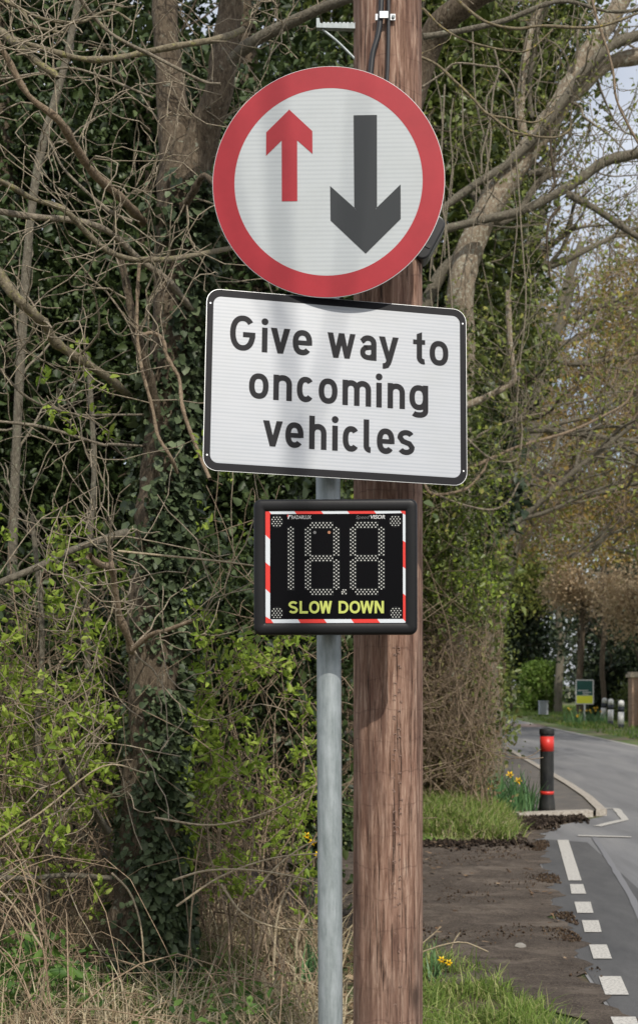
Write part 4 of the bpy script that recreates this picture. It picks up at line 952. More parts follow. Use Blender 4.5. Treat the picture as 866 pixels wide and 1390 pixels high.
# ---- the big lichened trees right of the sign
T2 = 15.8; KT = 1.65
b2 = P(612, 1010, T2); b2[2] = 0
t2 = empty('leaning_tree', b2, label='big pale lichen patched tree leaning right from behind the white sign', cat='tree')
l = px_line([(618, 640), (622, 540), (626, 470), (624, 400), (638, 336), (662, 283), (690, 240), (722, 198), (753, 152), (781, 106), (806, 60), (838, 10), (880, -60)], [T2+.4, T2+.3, T2+.2, T2, T2, T2, T2, T2, T2, T2, T2, T2, T2], 70)
l = np.vstack([smooth_line([b2-[0, 0, .2], (b2+l[0])/2+[-.02, 0, 0], l[0]], 20)[:-1], l]); nn_ = len(l)
trunk_mesh('trunk', l, np.interp(np.linspace(0, 1, nn_), [0, .3, .5, .62, .8, 1], np.array([.12, .10, .092, .088, .07, .055])*KT), M['bark_pale'], t2, 22, .09, 21)
R2 = [([(745, 160), (770, 132), (786, 117), (821, 88), (866, 76), (930, 60)], T2, .062, .05, 'bark_pale'),
      ([(590, 292), (606, 279), (645, 250), (684, 226), (719, 193), (749, 158), (790, 100), (830, 62), (866, 48)], T2-.2, .024, .036, 'bark_grey'),
      ([(575, 318), (592, 314), (648, 300), (708, 286), (758, 261), (786, 244), (821, 219), (866, 208), (930, 190)], T2-.4, .026, .036, 'bark_grey'),
      ([(768, 263), (807, 283), (843, 307), (866, 322), (920, 350)], T2-.4, .026, .018, 'bark_grey'),
      ([(640, 262), (670, 300), (700, 292), (728, 250), (752, 232), (716, 236)], T2, .02, .026, 'bark_grey'),
      ([(574, 420), (600, 370), (640, 330), (680, 250), (715, 215)], T2+.3, .05, .03, 'bark_grey'),
      ([(710, 184), (706, 150), (709, 106), (719, 46), (735, 5), (760, -40)], T2+.3, .032, .022, 'bark_pale'),
      ([(722, 160), (718, 120), (726, 60), (734, 20)], T2+.4, .018, .014, 'bark_grey'),
      ([(632, 551), (655, 541), (677, 530), (692, 522), (698, 512), (695, 490), (691, 450), (689, 395)], T2-1.2, .022, .017, 'bark_pale'),
      ([(634, 602), (660, 585), (701, 568), (740, 560)], T2-1, .008, .004, 'twig_grey'),
      ([(560, 655), (634, 636), (701, 607), (772, 586), (825, 561), (850, 545), (862, 520)], T2-1.2, .013, .006, 'twig'),
      ([(575, 655), (588, 671), (631, 664), (655, 640), (662, 622)], T2-1.5, .010, .007, 'twig'),
      ([(585, 668), (625, 684), (666, 692), (690, 680), (704, 655)], T2-1.5, .008, .006, 'twig_grey'),
      ([(628, 590), (665, 622), (700, 624), (708, 590), (706, 560)], T2-1.4, .007, .005, 'twig_grey')]
a, b_, c_ = [], [], []
for pix, Ys, r0, r1, mm_ in R2:
    r0 *= KT; r1 *= KT; l = px_line(pix, Ys); branch_obj('branch', l, r0, r1, M[mm_], t2, 12, .07); side_twigs(l, np.linspace(r0, r1, len(l))*.6, 12, 1.5, a, b_, c_, 1, (0, 0, .1))
ok = [i for i, q_ in enumerate(a) if not ((q_[:, 2] < 3.4) & (q_[:, 0] > 1.7)).any()]; a = [a[i] for i in ok]; b_ = [b_[i] for i in ok]; c_ = [q_ for q_ in c_ if q_[2] > 3.4 or q_[0] < 1.7]
tube_obj('twigs', a, b_, M['twig_grey'], t2, 4)
if c_: leaf_obj('buds', clump_points(c_, 3, .03), .045, M['budgreen'], t2)
# overhanging limb with yellow lichen twigs (a tree whose trunk is right behind the pole)
b3 = P(530, 900, 8.6); b3[2] = 0
t3 = empty('overhanging_tree', b3, label='dark limbed tree behind the pole with thin yellow lichened twigs hanging right', cat='tree')
l3 = smooth_line([b3-[0, 0, .2], b3+[.02, 0, 1.5], P(526, 500, 8.6), P(540, 220, 8.5), P(572, 88, 8.4), P(595, 39, 8.3), P(625, 10, 8.2), P(672, -18, 8.1), P(760, -60, 8)], 70)
trunk_mesh('trunk', l3, np.interp(np.linspace(0, 1, 70), [0, .5, .75, 1], [.11, .085, .072, .05]), M['bark'], t3, 20, .07, 31)
R3 = [([(574, 50), (624, 42), (684, 28), (737, 7), (772, 2), (829, 16), (890, 10)], 7.9, .018, .008, 'bark_grey'),
      ([(574, 11), (602, 39), (638, 57), (691, 69), (719, 67), (750, 40)], 7.0, .0055, .004, 'twig_yellow'),
      ([(600, -20), (641, 18), (666, 32), (701, 39), (737, 35), (807, 37), (866, 18), (900, 5)], 6.9, .0075, .006, 'twig_yellow'),
      ([(560, 74), (590, 86), (617, 110), (640, 132), (662, 155), (690, 160), (726, 166), (752, 150)], 6.8, .0075, .004, 'twig_yellow'),
      ([(666, 157), (682, 170), (701, 180), (747, 187), (768, 180), (776, 168)], 6.8, .0065, .004, 'twig_yellow'),
      ([(800, -20), (808, 20), (825, 71), (832, 100), (836, 134), (852, 170), (872, 205)], 7.2, .0075, .006, 'twig'),
      ([(573, 118), (600, 100), (618, 86), (660, 90), (680, 94), (697, 120), (700, 160)], 7.6, .006, .005, 'twig_grey'),
      ([(760, 280), (745, 300), (742, 330), (746, 376)], 8.6, .009, .005, 'twig_dark'),
      ([(745, 170), (748, 210), (752, 250), (744, 262)], 8.6, .009, .005, 'twig_dark')]
a, b_, c_ = [], [], []
for pix, Ys, r0, r1, mm_ in R3:
    l = px_line(pix, Ys); branch_obj('branch', l, r0, r1, M[mm_], t3, 9); side_twigs(l, np.linspace(r0, r1, len(l))*.7, 5, .35, a, b_, c_, 0, (0, 0, 0))
tube_obj('twigs', a, b_, M['twig_yellow'], t3, 4)
# hanging vines
vl, vr = [], []
for u in [584, 590, 607, 611, 633, 652, 661, 668, 690, 703, 731]:
    v0 = random.uniform(20, 180); v1 = v0+random.uniform(120, 420); Y = random.uniform(13, 15.2); n_ = 12
    pp = [P(u+random.gauss(0, 4)+8*math.sin(k*.8+u), v0+(v1-v0)*k/5, Y) for k in range(6)]; vl.append(smooth_line(pp, n_)); vr.append(np.full(n_, random.uniform(.005, .010)))
tag(tube_obj('hanging_vines', vl, vr, M['twig_grey'], None, 4), 'thin pale climbing stems hanging in front of the ivy right of the pole', 'vines', kind='stuff')

# ---- twiggy shrubs with fresh leaves
def shrub(name, label, x, y, h, w, stems, mtw, mleaf, ln, per, seed, cat='shrub', group=None, lean=(0, 0), rad=.012, lf_spread=.022, level=2, zmin=.0, kid=(3, 5), both=None):
    random.seed(seed); e = empty(name, (x, y, 0), label=label, cat=cat, group=group); L_, R_, tp_ = [], [], []
    for k in range(stems):
        a = random.random()*6.28; q = random.random()*.25; d = np.array([math.cos(a)*.55*w+lean[0], math.sin(a)*.45*w+lean[1], 1.0])
        grow((x+q*math.cos(a), y+q*math.sin(a), 0), d, h*random.uniform(.5, .9), rad*random.uniform(.6, 1.2), level, L_, R_, tp_, 8, .42, kid, .5, 0, 1.1, .0022, .3, .05)
    bad = lambda q_: q_[0] > .035 or (q_[1] < 8.0 and 150 < 433+FOC*q_[0]/(q_[1]-CAMY) < 252)
    ok = [i for i, l in enumerate(L_) if not any(bad(q_) for q_ in l)]; L_ = [L_[i] for i in ok]; R_ = [R_[i] for i in ok]
    tube_obj('stems', L_, R_, M[mtw], e, 4)
    tp_ = np.array([q_ for q_ in tp_ if not bad(q_)]); tp_ = tp_[tp_[:, 2] > zmin]; tp_ = tp_[vnoise(tp_, 2.4, seed) > -.3]; tp_ = tp_[rng.random(len(tp_)) < .95]
    leaf_obj('foliage', clump_points(tp_, per, lf_spread), ln, M[mleaf], e, wr=.45, droop=-.3, upn=.3)
    return e
for i, (x, y, h, w, st, lab) in enumerate((
    (-1.85, 7.2, 3.4, .9, 10, 'spindly shrub with bright new leaf tufts at the left edge'),
    (-1.45, 7.7, 3.0, .9, 8, 'low spindly shrub with fresh leaves between left edge and ivy tree'),
    (-.50, 7.9, 3.0, .9, 9, 'twiggy shrub with fresh green leaves just right of the ivy trunk'),
    (-.28, 7.2, 2.7, .7, 10, 'twiggy fresh leaved shrub behind the grey post and speed display'),
    (-.95, 8.4, 2.9, 1.0, 7, 'taller fresh leaved shrub showing behind the ivy covered trunk'),
    (-2.3, 8.8, 3.0, 1.0, 8, 'green tufted shrub further back near the left edge'))):
    shrub('twiggy_shrub', lab, x, y, h, w, st, 'twig', 'fresh', .040, 13, 100+i, group='twiggy fresh leaved shrubs on the left', zmin=.45)
# holly/ivy undergrowth behind them
def thicket(name, label, lo, hi, n, per, ln, mleaf, seed, cat='bush', stems=40, mtw='twig', thr=-.2, f=1.3, spread=.14, group=None, twh=None, wr=.6, sr=.008, clip=True):
    cx_, cy_ = (lo[0]+hi[0])/2, (lo[1]+hi[1])/2
    e = empty(name, (cx_, cy_, 0), label=label, cat=cat, group=group); c = box_centres(lo, hi, n, thr, f, seed)
    zt = hi[2]; edge = np.minimum(1, (c[:, 2]-lo[2])/(hi[2]-lo[2])); ctr = np.array([cx_, cy_]); c[:, :2] = ctr+(c[:, :2]-ctr)*(1-.25*edge[:, None]**2)
    if clip and 14 < cy_ and cx_ < 6: c = c[c[:, 0] < .138*c[:, 1]-.2]
    leaf_obj('foliage', clump_points(c, per, spread), ln, M[mleaf], e, wr=wr)
    L_, R_, tp_ = [], [], []
    for k in range(stems):
        p = [random.uniform(lo[0], hi[0]), random.uniform(lo[1], hi[1]), 0]
        grow(p, [random.gauss(0, .25), random.gauss(0, .25), 1], (twh or hi[2])*random.uniform(.4, .8), sr*random.uniform(.6, 1.4), 2, L_, R_, tp_, 7, .35, (2, 4), .55, minr=sr*.35)
    if clip and cy_ > 14 and cx_ < 6:
        ok = [i for i, l in enumerate(L_) if (l[:, 0] < .138*l[:, 1]-.12+.12*rng.random()).all()]; L_ = [L_[i] for i in ok]; R_ = [R_[i] for i in ok]
    tube_obj('stems', L_, R_, M[mtw], e, 4); return e
thicket('ivy_thicket', 'dark ivy undergrowth behind the fresh leaved shrubs left of the post', (-2.9, 9.3, .2), (-1.0, 10.2, 2.3), 170, 60, .06, 'ivy', 61, thr=.0)
thicket('ivy_thicket', 'dark ivy undergrowth low down between the grey post and ivy trunk', (-1.0, 8.4, .5), (.12, 9.0, 2.6), 150, 60, .055, 'ivy', 62, thr=-.1)
# tangle of dry stems, brambles and grass
L_, R_ = [], []
for k in range(520):
    x = random.uniform(-2.9, .1); y = random.uniform(5.3, 9.2); h = random.uniform(.25, .95)*(.7 if x > -.6 else 1); a = random.random()*6.28; w = random.uniform(.5, 1.6)
    if y < 7.6 and -1.3 < x*7.4/y < -.75 and k % 3: continue
    p = [(x, y, 0), (x+w*.25*math.cos(a), y+w*.2*math.sin(a), h*.7), (x+w*.65*math.cos(a), y+w*.5*math.sin(a), h), (x+w*1.1*math.cos(a), y+w*.8*math.sin(a), h*random.uniform(.2, 1.05))]
    if any(q_[0] > .12 or (q_[1] < 7.4 and q_[2] > .3 and 165 < 433+FOC*q_[0]/(q_[1]-CAMY) < 250) for q_ in p): continue
    L_.append(smooth_line(p, 9)); R_.append(np.linspace(random.uniform(.0025, .0055), .0015, 9))
tag(tube_obj('bramble_canes', L_, R_, M['bramble'], None, 4), 'tangle of arching dry bramble canes under the trees at lower left', 'brambles', kind='stuff')
L_, R_ = [], []
for k in range(120):
    x = random.uniform(-2.8, .0); y = random.uniform(6.4, 9.2); h = random.uniform(1.0, 2.2)
    if y < 7.6 and -1.3 < x*7.4/y < -.7: continue
    p = [(x, y, 0), (x+random.gauss(0, .1), y, h*.35), (x+random.gauss(0, .25), y, h*.7), (x+random.gauss(0, .55), y+random.gauss(0, .2), h)]
    L_.append(smooth_line(p, 10)); R_.append(np.linspace(random.uniform(.003, .008), .002, 10))
tag(tube_obj('bare_stems', L_, R_, M['twig'], None, 4), 'crowd of thin upright bare stems around the ivy covered tree', 'stems', kind='stuff')
def scatter(x0, x1, y0, y1, n, thr=-9, f=1, seed=1):
    p = np.stack([rng.uniform(x0, x1, n), rng.uniform(y0, y1, n), np.zeros(n)], 1); p = p[vnoise(p, f, seed) > thr]; p[:, 2] = gh(p[:, 0], p[:, 1])-.01; return p
s1 = scatter(-3, .12, 4.4, 8.9, 13000, -.3, 1.6, 2)
tag(blade_obj('dry_grass', s1, .42, .007, M['drygrass'], lean=1.2, bend=1.3), 'long flattened straw coloured dead grass at the foot of the trees', 'dry grass', kind='stuff')
s2 = scatter(-3, .15, 4.4, 9, 13000, .2, 1.3, 6)
tag(blade_obj('green_grass', s2, .26, .009, M['grass'], lean=.7, bend=.8), 'tufts of green grass growing through the dead grass at lower left', 'grass', kind='stuff')
wp_ = clump_points(scatter(-3, -1.05, 5.4, 7.6, 130, .0, 1.1, 8)+[0, 0, .22], 26, [.08, .08, .10])
tag(leaf_obj('nettles', wp_, .06, M['weed'], None, wr=.5), 'patch of low green nettles at the bottom left corner', 'nettles', kind='stuff')
wp_ = clump_points(scatter(-.75, -.2, 5.2, 7.4, 26, -1, 1.1, 8)+[0, 0, .15], 22, [.07, .07, .08])
tag(leaf_obj('low_weeds', wp_, .045, M['weed'], None, wr=.5), 'low green weeds between the ivy trunk and the grey post', 'weeds', kind='stuff')
lt = scatter(-3.2, .2, 4.2, 9.5, 9000); lt[:, 2] += .02
tag(leaf_obj('leaf_litter', lt, .05, M['litter'], None, wr=.6, droop=0), 'brown leaf litter on the ground under the left trees', 'leaf litter', kind='stuff')
# fallen log and rail
for nm, pix, Y, r, mm_, lab in (('fallen_log', [(-40, 1186), (20, 1180), (62, 1176)], 7.9, .035, 'bark_pale', 'short pale fallen log lying among brambles at the left edge'),
                           ('fence_rail', [(420, 985), (450, 998), (482, 1000), (520, 1002)], 9.6, .045, 'bark_grey', 'old grey timber rail glimpsed between the post and the pole')):
    l = px_line(pix, Y, 12); tag(tube_obj(nm, [l], [np.full(12, r)], M[mm_], None, 8), lab, 'log' if 'log' in nm else 'rail')
# long arching stems in front
L_, R_ = [], []
for pix, Y in (([(152, 1185), (172, 1205), (183, 1226), (192, 1260), (196, 1310)], 6.4), ([(372, 1310), (376, 1250), (392, 1205), (432, 1160)], 5.6), ([(402, 1300), (404, 1270), (414, 1245), (434, 1225)], 5.4),
               ([(235, 1195), (280, 1182), (340, 1181), (400, 1190), (434, 1200)], 5.9), ([(240, 1230), (300, 1190), (370, 1165), (440, 1158)], 6.2), ([(345, 1215), (372, 1180), (410, 1150), (436, 1140)], 6.1),
               ([(160, 748), (240, 756), (300, 762), (345, 768)], 6.0), ([(60, 1290), (20, 1230), (-10, 1200)], 6), ([(0, 1140), (60, 1100), (140, 1040), (200, 1050)], 6.3), ([(210, 1110), (290, 1120), (370, 1100), (434, 1062)], 6.3), ([(300, 1200), (330, 1240), (380, 1260), (434, 1262)], 5.7)):
    l = px_line(pix, Y, 16); L_.append(l); R_.append(np.linspace(.0055, .0035, 16))
tag(tube_obj('arching_canes', L_, R_, M['straw'], None, 5), 'a few long pale arching canes in front of the ivy trunk and post', 'canes', kind='stuff')
# grass by the pole foot, right side
s3 = np.vstack([scatter(.25, 1.0, 5.2, 8.75, 9000), scatter(.9, 1.3, 5.0, 7.0, 3500)]); s3 = s3[s3[:, 0] < np.interp(s3[:, 1], [5, 7, 7.8, 8.6], [1.25, 1.05, .85, .45])+rng.normal(size=len(s3))*.06]; s3 = s3[vnoise(s3, 3, 5) > -.5]
tag(blade_obj('grass_tuft', s3, .15, .007, M['bankgrass'], lean=.9, bend=1), 'bright grass at the foot of the wooden pole beside the mud', 'grass', kind='stuff')
L_, R_ = [], []
for pix, Y in (([(571, 1282), (590, 1266), (598, 1258)], 7.3), ([(571, 1293), (600, 1283), (630, 1279), (662, 1292)], 7.2), ([(612, 1287), (618, 1274), (624, 1266)], 7.3)): L_.append(px_line(pix, Y, 8)); R_.append(np.full(8, .004))
tag(tube_obj('dry_stalks', L_, R_, M['straw'], None, 4), 'dry straw stalks fallen on the grass right of the pole foot', 'stalks', kind='stuff')
# grass bank with daffodils beyond the track
def bank_h(x, y):
    lim = np.interp(y, [13.7, 14.2, 15.2, 16.2, 18.6], [1.9, 2.0, 2.15, 2.2, 2.5]); e = np.clip((lim-x)/.8, 0, 1)*np.clip((y-13.75)/.9, 0, 1); return .30*np.sqrt(e)+.02*np.sin(x*9)*e
xs_, ys_ = np.meshgrid(np.linspace(-1.2, 2.5, 50), np.linspace(13.7, 18.8, 60), indexing='ij'); n_i = np.arange(3000).reshape(50, 60)
tag(mesh_np('bank', np.stack([xs_, ys_, bank_h(xs_, ys_)-.01*(bank_h(xs_, ys_) < .01)], -1).reshape(-1, 3), np.stack([n_i[:-1, :-1], n_i[1:, :-1], n_i[1:, 1:], n_i[:-1, 1:]], -1).reshape(-1, 4), mg, smooth=True), kind='structure')
def bank(n=42000):
    p = np.stack([rng.uniform(-.5, 2.5, n), rng.uniform(13.8, 18.5, n), np.zeros(n)], 1)
    lim = np.interp(p[:, 1], [13.7, 14.2, 15.2, 16.2, 18.6], [1.9, 2.0, 2.15, 2.2, 2.5])+rng.normal(size=len(p))*.06; p = p[p[:, 0] < lim]; p[:, 2] = bank_h(p[:, 0], p[:, 1])-.01; return p
tag(blade_obj('grass_bank', bank(), .20, .012, M['bankgrass'], lean=.7, bend=.7), 'rounded bank of bright grass beyond the muddy track', 'grass', kind='stuff')
dg = bank(15000); dg = dg[dg[:, 1] < 15.6]; tag(blade_obj('dry_bank_grass', dg, .2, .01, M['drygrass'], lean=1.2, bend=1.2), 'dead straw grass mixed into the bank beyond the track', 'dry grass', kind='stuff')
def daffodil(x, y, s, n, flowers, label, r=.16, lean_=.35):
    e = empty('daffodil_clump', (x, y, 0), label=label, cat='daffodils'); a = rng.random(n)*6.28; q = rng.random(n)**.5*r
    b = np.stack([x+q*np.cos(a), y+q*np.sin(a), np.zeros(n)], 1); V, Q, r_ = blades(b, .42*s, .022*s, lean_, .35); mesh_np('leaves', V, Q, M['daffleaf'], e, rnd=r_)
    for (fx, fy, fz) in flowers:
        ps = smooth_line([(x, y, 0), ((x+fx)/2, (y+fy)/2, fz*.6), (fx, fy, fz)], 8); tube_obj('stem', [ps], [np.full(8, .004*s)], M['daffleaf'], e, 5)
        b = MB(); 
        for k in range(6):
            t = 2*math.pi*k/6; w = .42; rr = .042*s
            c = lambda ang, q_, yy: (fx+q_*math.cos(ang), fy+yy, fz+q_*math.sin(ang))
            b.add([c(t, .004, 0), c(t-w, rr*.6, -.004), c(t, rr, .004), c(t+w, rr*.6, -.004)], [[0, 1, 2, 3]])
        n0 = 8; ring0 = [(fx+.009*s*math.cos(2*math.pi*k/n0), fy-.002, fz+.009*s*math.sin(2*math.pi*k/n0)) for k in range(n0)]; ring1 = [(fx+.016*s*math.cos(2*math.pi*k/n0), fy-.032*s, fz+.016*s*math.sin(2*math.pi*k/n0)) for k in range(n0)]
        b.add(ring0+ring1, [[k, (k+1) % n0, n0+(k+1) % n0, n0+k] for k in range(n0)])
        vv = [tuple(np.array(p)-np.array((x, y, 0))) for p in b.v]; mesh_py('flower', vv, b.f, M['petal'], e)
q = P(684, 1048, 17.2); q2 = P(695, 1056, 17.1)
daffodil(q[0]-.22, 16.75, 1.25, 480, [(q[0], 16.7, q[2]), (q2[0], 16.6, q2[2]), (q[0]-.25, 16.6, q[2]-.16)], 'large daffodil clump with yellow flowers beside the bollard', .55, .5)
daffodil(1.30, 15.3, .7, 60, [(1.32, 15.2, .30)], 'small daffodil clump in the grass just right of the pole', .14)
daffodil(.62, 7.6, .55, 24, [(.66, 7.5, .13), (.70, 7.52, .11)], 'tiny yellow flowers in the grass at the foot of the wooden pole', .08)
q = P(424, 1142, 7.5); daffodil(q[0]-.02, 7.5, .55, 36, [(q[0], 7.45, q[2]), (q[0]+.03, 7.4, q[2]-.06), (q[0]-.03, 7.5, q[2]+.03)], 'small yellow flowers left of the grey post', .09)
bx0 = P(795, 960, 55.5)
fl = [(bx0[0]+random.uniform(-.9, 1.1), 55+random.uniform(-.5, .5), random.uniform(.35, .65)) for _ in range(12)]
daffodil(bx0[0], 55.3, 1.3, 200, fl, 'spread of yellow daffodils under the estate agent board', 1.0)
q = P(783, 974, 53); daffodil(q[0], 53, 1.8, 20, [(q[0], 52.9, .35)], 'single yellow daffodil left of the estate agent board', .15)

# ---- hedgerow up the left side of the lane
hr = 'hedgerow bushes along the left side of the lane'
thicket('hedge_bush', 'mid green twiggy hedge bush right beside the wooden pole', (-.6, 15.2, .8), (2.0, 17.6, 4.0), 330, 50, .06, 'ivy_mid', 71, 'bush', 80, 'twig', -.1, 1.2, .17, hr)
thicket('hedge_bush', 'brown twiggy hedge bush behind the daffodil clump', (.8, 17.6, .3), (2.35, 20.5, 3.6), 130, 36, .06, 'ivy_mid', 72, 'bush', 330, 'twig', .0, 1.2, .17, hr, twh=3.2)
thicket('hedge_bush', 'taller hedge bush of brown twigs along the lane behind the bollard', (1.5, 20.5, .5), (3.0, 25.5, 5.2), 260, 34, .075, 'ivy_mid', 73, 'bush', 300, 'twig', -.05, .9, .22, hr, twh=4.5, sr=.010)
thicket('hedge_bush', 'far hedge bush where the lane narrows', (2.2, 25.5, .3), (4.0, 33, 6.5), 330, 34, .10, 'budgreen', 74, 'bush', 260, 'twig', -.1, .8, .28, hr, twh=6.0, sr=.014)
thicket('hedge_bush', 'farthest hedge bush on the left where the lane disappears', (3.6, 34, .2), (6.0, 58, 5), 380, 34, .15, 'ivy_mid', 75, 'bush', 160, 'twig', -.2, .5, .4, hr, twh=5, sr=.02)
thicket('leafy_bush', 'dense olive green bush face filling the hedge beside the pole at sign height', (.2, 14.75, 2.3), (1.95, 15.5, 5.6), 300, 50, .05, 'ivy_mid', 176, 'bush', 30, 'twig', -.25, 1.4, .15)
thicket('twiggy_bush', 'brown leaved tangled bush at the foot of the hedge behind the grass bank', (.3, 15.0, .25), (1.95, 15.7, 2.9), 230, 40, .042, 'bud_brown', 177, 'bush', 120, 'twig', -.2, 1.5, .14, twh=2.8)
thicket('leafy_bush', 'yellow green leafy bush above the hedge beside the speed display', (.3, 14.8, 2.4), (2.0, 16.5, 4.7), 130, 44, .055, 'fresh', 76, 'bush', 25, 'twig', .05, 1.4, .16)
# dry twigs hanging over the hedge foot
L_, R_ = [], []
for k in range(900):
    t = random.random(); y = 15.4+t*16; xr = np.interp(y, [15, 17.5, 20, 25, 33], [1.7, 2.2, 2.45, 3.2, 4.2]); x = xr-random.random()*1.6*(1 if t > .1 else .7); z = random.uniform(.2, 2.2); a = random.random()*6.28; w = random.uniform(.3, 1.1)
    p = [(x-.3, y+.2, max(0, z-.3)), (x-.1, y, z), (x+.05+w*.2*math.cos(a), y, z-.1+w*.3*math.sin(a)), (min(x+w*.3*abs(math.cos(a)), xr+.15), y-w*.3, max(.02, z-.6*random.random()))]
    L_.append(smooth_line(p, 8)); R_.append(np.linspace(.007, .003, 8))
tag(tube_obj('hedge_twigs', L_, R_, M['bramble'], None, 4), 'mass of dry brown twigs trailing from the lower hedge along the lane', 'twigs', kind='stuff')

# ---- bare spring trees arching over the lane
def bare_tree(name, label, x, y, h, r, seed, m='twig', mleaf='bud', lean=(0, 0), limbs=9, length=4, level=3, ln=.07, per=3, minr=.008, group='bare budding trees over the lane', kid=(3, 5), fork=.3, spread=.7, bias=(0, 0, .35), lspread=.12):
    random.seed(seed); e = empty(name, (x, y, 0), label=label, cat='tree', group=group)
    z = np.linspace(-.2, h, 20); l = np.stack([x+lean[0]*(z/h)**1.5+.1*np.sin(z*.8+seed), y+lean[1]*(z/h)**1.5, z], 1)
    trunk_mesh('trunk', l, np.linspace(r, r*.35, 20), M['bark_grey'], e, 14, .06, seed)
    L_, R_, tp_ = [], [], []
    for k in range(limbs):
        j = int((fork+(1-fork)*k/limbs)*19); a = random.random()*6.28; d = norm(np.array([math.cos(a), math.sin(a), 0])*.9+np.array(bias))
        grow(l[j], d, length*random.uniform(.7, 1.1)*(1.1-.4*k/limbs), r*.38, level, L_, R_, tp_, 6, .3, kid, .58, 0, spread, minr, .35, .1)
    ok = [i for i, q_ in enumerate(L_) if (q_[:, 2] > (EYE+.088*q_[:, 1] if q_[0, 1] > 5 else 0)).all()]; L_ = [L_[i] for i in ok]; R_ = [R_[i] for i in ok]
    tp_ = [q_ for q_ in tp_ if q_[2] > (EYE+.088*q_[1] if q_[1] > 5 else 0)]
    big = [i for i, q in enumerate(R_) if q[0] > minr*2.2]; sm = [i for i, q in enumerate(R_) if q[0] <= minr*2.2]
    if big: tube_obj('limbs', [L_[i] for i in big], [R_[i] for i in big], M['bark_grey'], e, 6)
    tube_obj('twigs', [L_[i] for i in sm], [R_[i] for i in sm], M[m], e, 3)
    leaf_obj('buds', clump_points(tp_, per, lspread), ln, M[mleaf], e, wr=.6); return e
bare_tree('budding_tree', 'brown twigged budding tree arching over the lane, nearest on its left side', 1.8, 22, 9, .20, 201, 'twig', 'budgreen', (1.6, -1), 11, 3.6, 3, .055, 2, .006, bias=(.45, -.1, .2), kid=(3, 6))
bare_tree('budding_tree', 'ochre budded tree hanging over the lane in the middle distance', 3.0, 29, 10, .22, 202, 'twig', 'bud', (2.2, -1), 12, 4.4, 3, .08, 3, .009, bias=(.5, -.1, .1), kid=(4, 6))
bare_tree('budding_tree', 'tall grey twigged tree behind the ochre budded one', 4.8, 38, 14, .28, 203, 'twig', 'bud', (2.5, 0), 13, 6.0, 3, .10, 3, .012, bias=(.4, 0, .2), kid=(4, 6))
bare_tree('budding_tree', 'bare tree on the right of the lane with branches reaching across it', 12.5, 36, 12, .26, 204, 'twig', 'budgreen', (-1, 0), 13, 5.5, 3, .10, 3, .012, bias=(-.35, 0, .15), kid=(4, 6))
bare_tree('budding_tree', 'far bare tree high against the sky on the right', 13, 46, 16, .3, 205, 'twig_grey', 'bud', (-1, 0), 12, 6, 3, .12, 2, .014, bias=(-.2, 0, .25), kid=(4, 6))
bare_tree('budding_tree', 'distant tawny tree closing the view above the lane', 5.2, 58, 15, .3, 206, 'twig', 'bud', (4, 0), 14, 7, 3, .16, 4, .018, bias=(0, 0, .15), kid=(4, 6), fork=.2)
bare_tree('yellow_budding_tree', 'yellow green budding tree against pale sky at the right edge', 14.5, 50, 9.5, .2, 207, 'twig', 'budgreen', (0, 0), 10, 3.2, 3, .16, 7, .012, None, bias=(0, 0, .4), kid=(3, 5), lspread=.25)
# ---- far garden trees and hedges across the lane
def far(name, label, c, rad, n, per, ln, ml, seed, cat='tree', h=None, tr=.15, spread=.35, thr=-.35, group=None, mb='bark'):
    return big_tree(name, label, c[0], c[1], h or c[2]+rad[2]*.3, tr, [(c, rad)], ml, mb, n, per, ln, cat, group, spread, 6, thr, .6, seed)
far('evergreen_tree', 'broad dark evergreen across the lane behind the estate agent board', (16.0, 68, 4.2), (3.6, 2.5, 3.8), 420, 60, .22, 'conifer', 81)
far('evergreen_tree', 'dark evergreen closing the lane above the lime green hedge', (11.0, 90, 5.2), (3.4, 2.5, 5.0), 360, 60, .26, 'conifer', 82)
far('evergreen_tree', 'dark evergreen at the right edge behind the gate pillar', (17.5, 62, 3.0), (3.4, 2.2, 3.2), 360, 60, .22, 'conifer', 83)
far('copper_beech', 'tan leaved beech with dry leaves beside the gate', (13.6, 56, 5.6), (2.6, 1.8, 2.0), 300, 34, .12, 'copper', 84, thr=-.1)
far('copper_beech', 'smaller tan leaved beech further left across the lane', (12.0, 62, 6.6), (1.8, 1.6, 1.4), 170, 34, .13, 'copper', 85, thr=-.1)
thicket('clipped_hedge', 'lime green clipped hedge at the far end of the lane', (11.6, 76, .0), (13.6, 79, 2.7), 260, 90, .14, 'lime', 86, 'hedge', 10, 'twig', -2, 1, .16)
thicket('garden_shrub', 'rounded green shrub behind the white verge posts', (12.6, 56, .0), (15.6, 58, 1.35), 160, 60, .12, 'ivy_mid', 87, 'shrub', 10, 'twig', -.6, 1, .22)
thicket('garden_shrub', 'low dark shrub left of the pale utility cabinet', (9.9, 82, .0), (11.2, 84, 2.2), 120, 60, .15, 'conifer', 88, 'shrub', 10, 'twig', -.6, 1, .25)
thicket('garden_shrub', 'dark garden hedge between cabinet and estate agent board', (13.2, 66, .0), (16.8, 68, 2.4), 260, 60, .14, 'conifer', 89, 'shrub', 10, 'twig', -1, 1, .25)
thicket('garden_shrub', 'dark garden hedge behind the brick pillar and gate', (14.8, 58, .0), (19, 60, 2.6), 260, 60, .14, 'conifer', 90, 'shrub', 10, 'twig', -1, 1, .25)
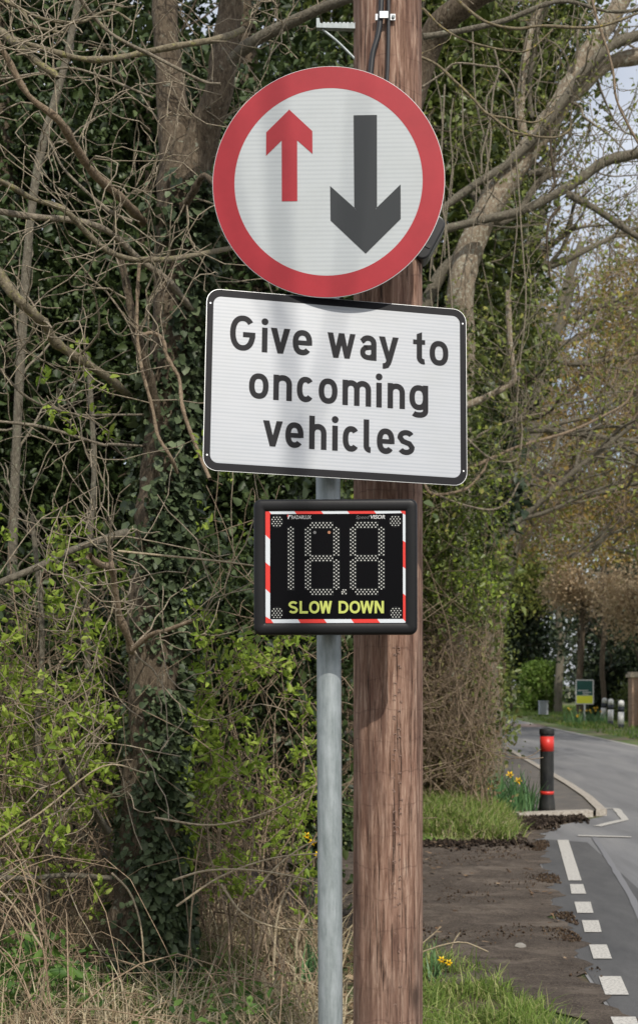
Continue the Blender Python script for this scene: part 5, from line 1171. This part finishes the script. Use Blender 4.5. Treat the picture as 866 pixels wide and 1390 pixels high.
for x, y, h, r, lab in ((12.6, 60, 7, .13, 'straight dark trunk standing left of the estate agent board'), (13.2, 55, 6, .10, 'dark trunk rising right behind the estate agent board')):
    l = np.stack([np.full(14, x)+.06*np.sin(np.arange(14)), np.full(14, y), np.linspace(-.2, h, 14)], 1); e = empty('tree_trunk', (x, y, 0), label=lab, cat='tree')
    trunk_mesh('trunk', l, np.linspace(r, r*.7, 14), M['bark'], e, 12, .05); a, b_, c_ = [], [], []; side_twigs(l[5:], np.full(9, .03), 12, 1.6, a, b_, c_, 1, r0=.02); tube_obj('branch', a, b_, M['twig_dark'], e, 4)
far('evergreen_tree', 'narrow dark evergreen rising straight behind the lime green hedge', (11.6, 82, 6.0), (2.6, 2.0, 5.2), 420, 60, .24, 'conifer', 91)
far('golden_green_tree', 'hazy golden green budding tree filling the sky above the far evergreens', (13.5, 76, 11.0), (6.0, 2.5, 4.2), 520, 40, .17, 'budgreen', 92, thr=-.3, tr=.2, mb='bark_grey', spread=.5)
far('golden_green_tree', 'olive tawny budding tree right of the golden one behind the gate', (20, 72, 9.5), (4.5, 2.5, 4.5), 420, 36, .17, 'bud', 93, thr=-.3, tr=.2, mb='bark_grey', spread=.5)
# far wood closing the horizon
fc = []
for k in range(900):
    a = random.uniform(-32, 34); d = random.uniform(105, 130); fc.append((d*math.sin(R(a)), d*math.cos(R(a)), random.random()**1.3*9))
tag(leaf_obj('distant_wood', clump_points(fc, 26, 1.1), .6, M['conifer'], None), 'distant belt of woodland closing the horizon', 'woodland', kind='stuff')
# roadside tree behind the camera whose branches shade the signs
bare_tree('roadside_tree', 'bare roadside tree standing behind the viewpoint, its branches dappling the signs', 2.9, -4.4, 9, .2, 301, 'twig', 'budgreen', (-.6, 1), 5, 2.6, 1, .05, 2, .012, None, bias=(-.2, .3, .2), kid=(3, 4))
sh = [t_ for t_ in bpy.data.objects if t_.name.startswith('roadside_tree')][0]
for pts_, r_ in (([(2.75, -4.2, 6.2), (2.3, -3.0, 7.2), (1.95, -2.1, 8.0), (1.86, -1.93, 9.0), (1.80, -1.93, 9.8), (1.6, -1.9, 10.6)], .021), ([(1.93, -2.0, 8.3), (2.05, -1.93, 8.8), (2.12, -1.95, 9.5)], .012), ([(1.9, -1.95, 8.6), (1.72, -1.95, 9.1), (1.66, -1.93, 9.6)], .013)):
    l = smooth_line(pts_, 24); branch_obj('branch', l, r_, r_*.6, M['bark_grey'], sh, 8)
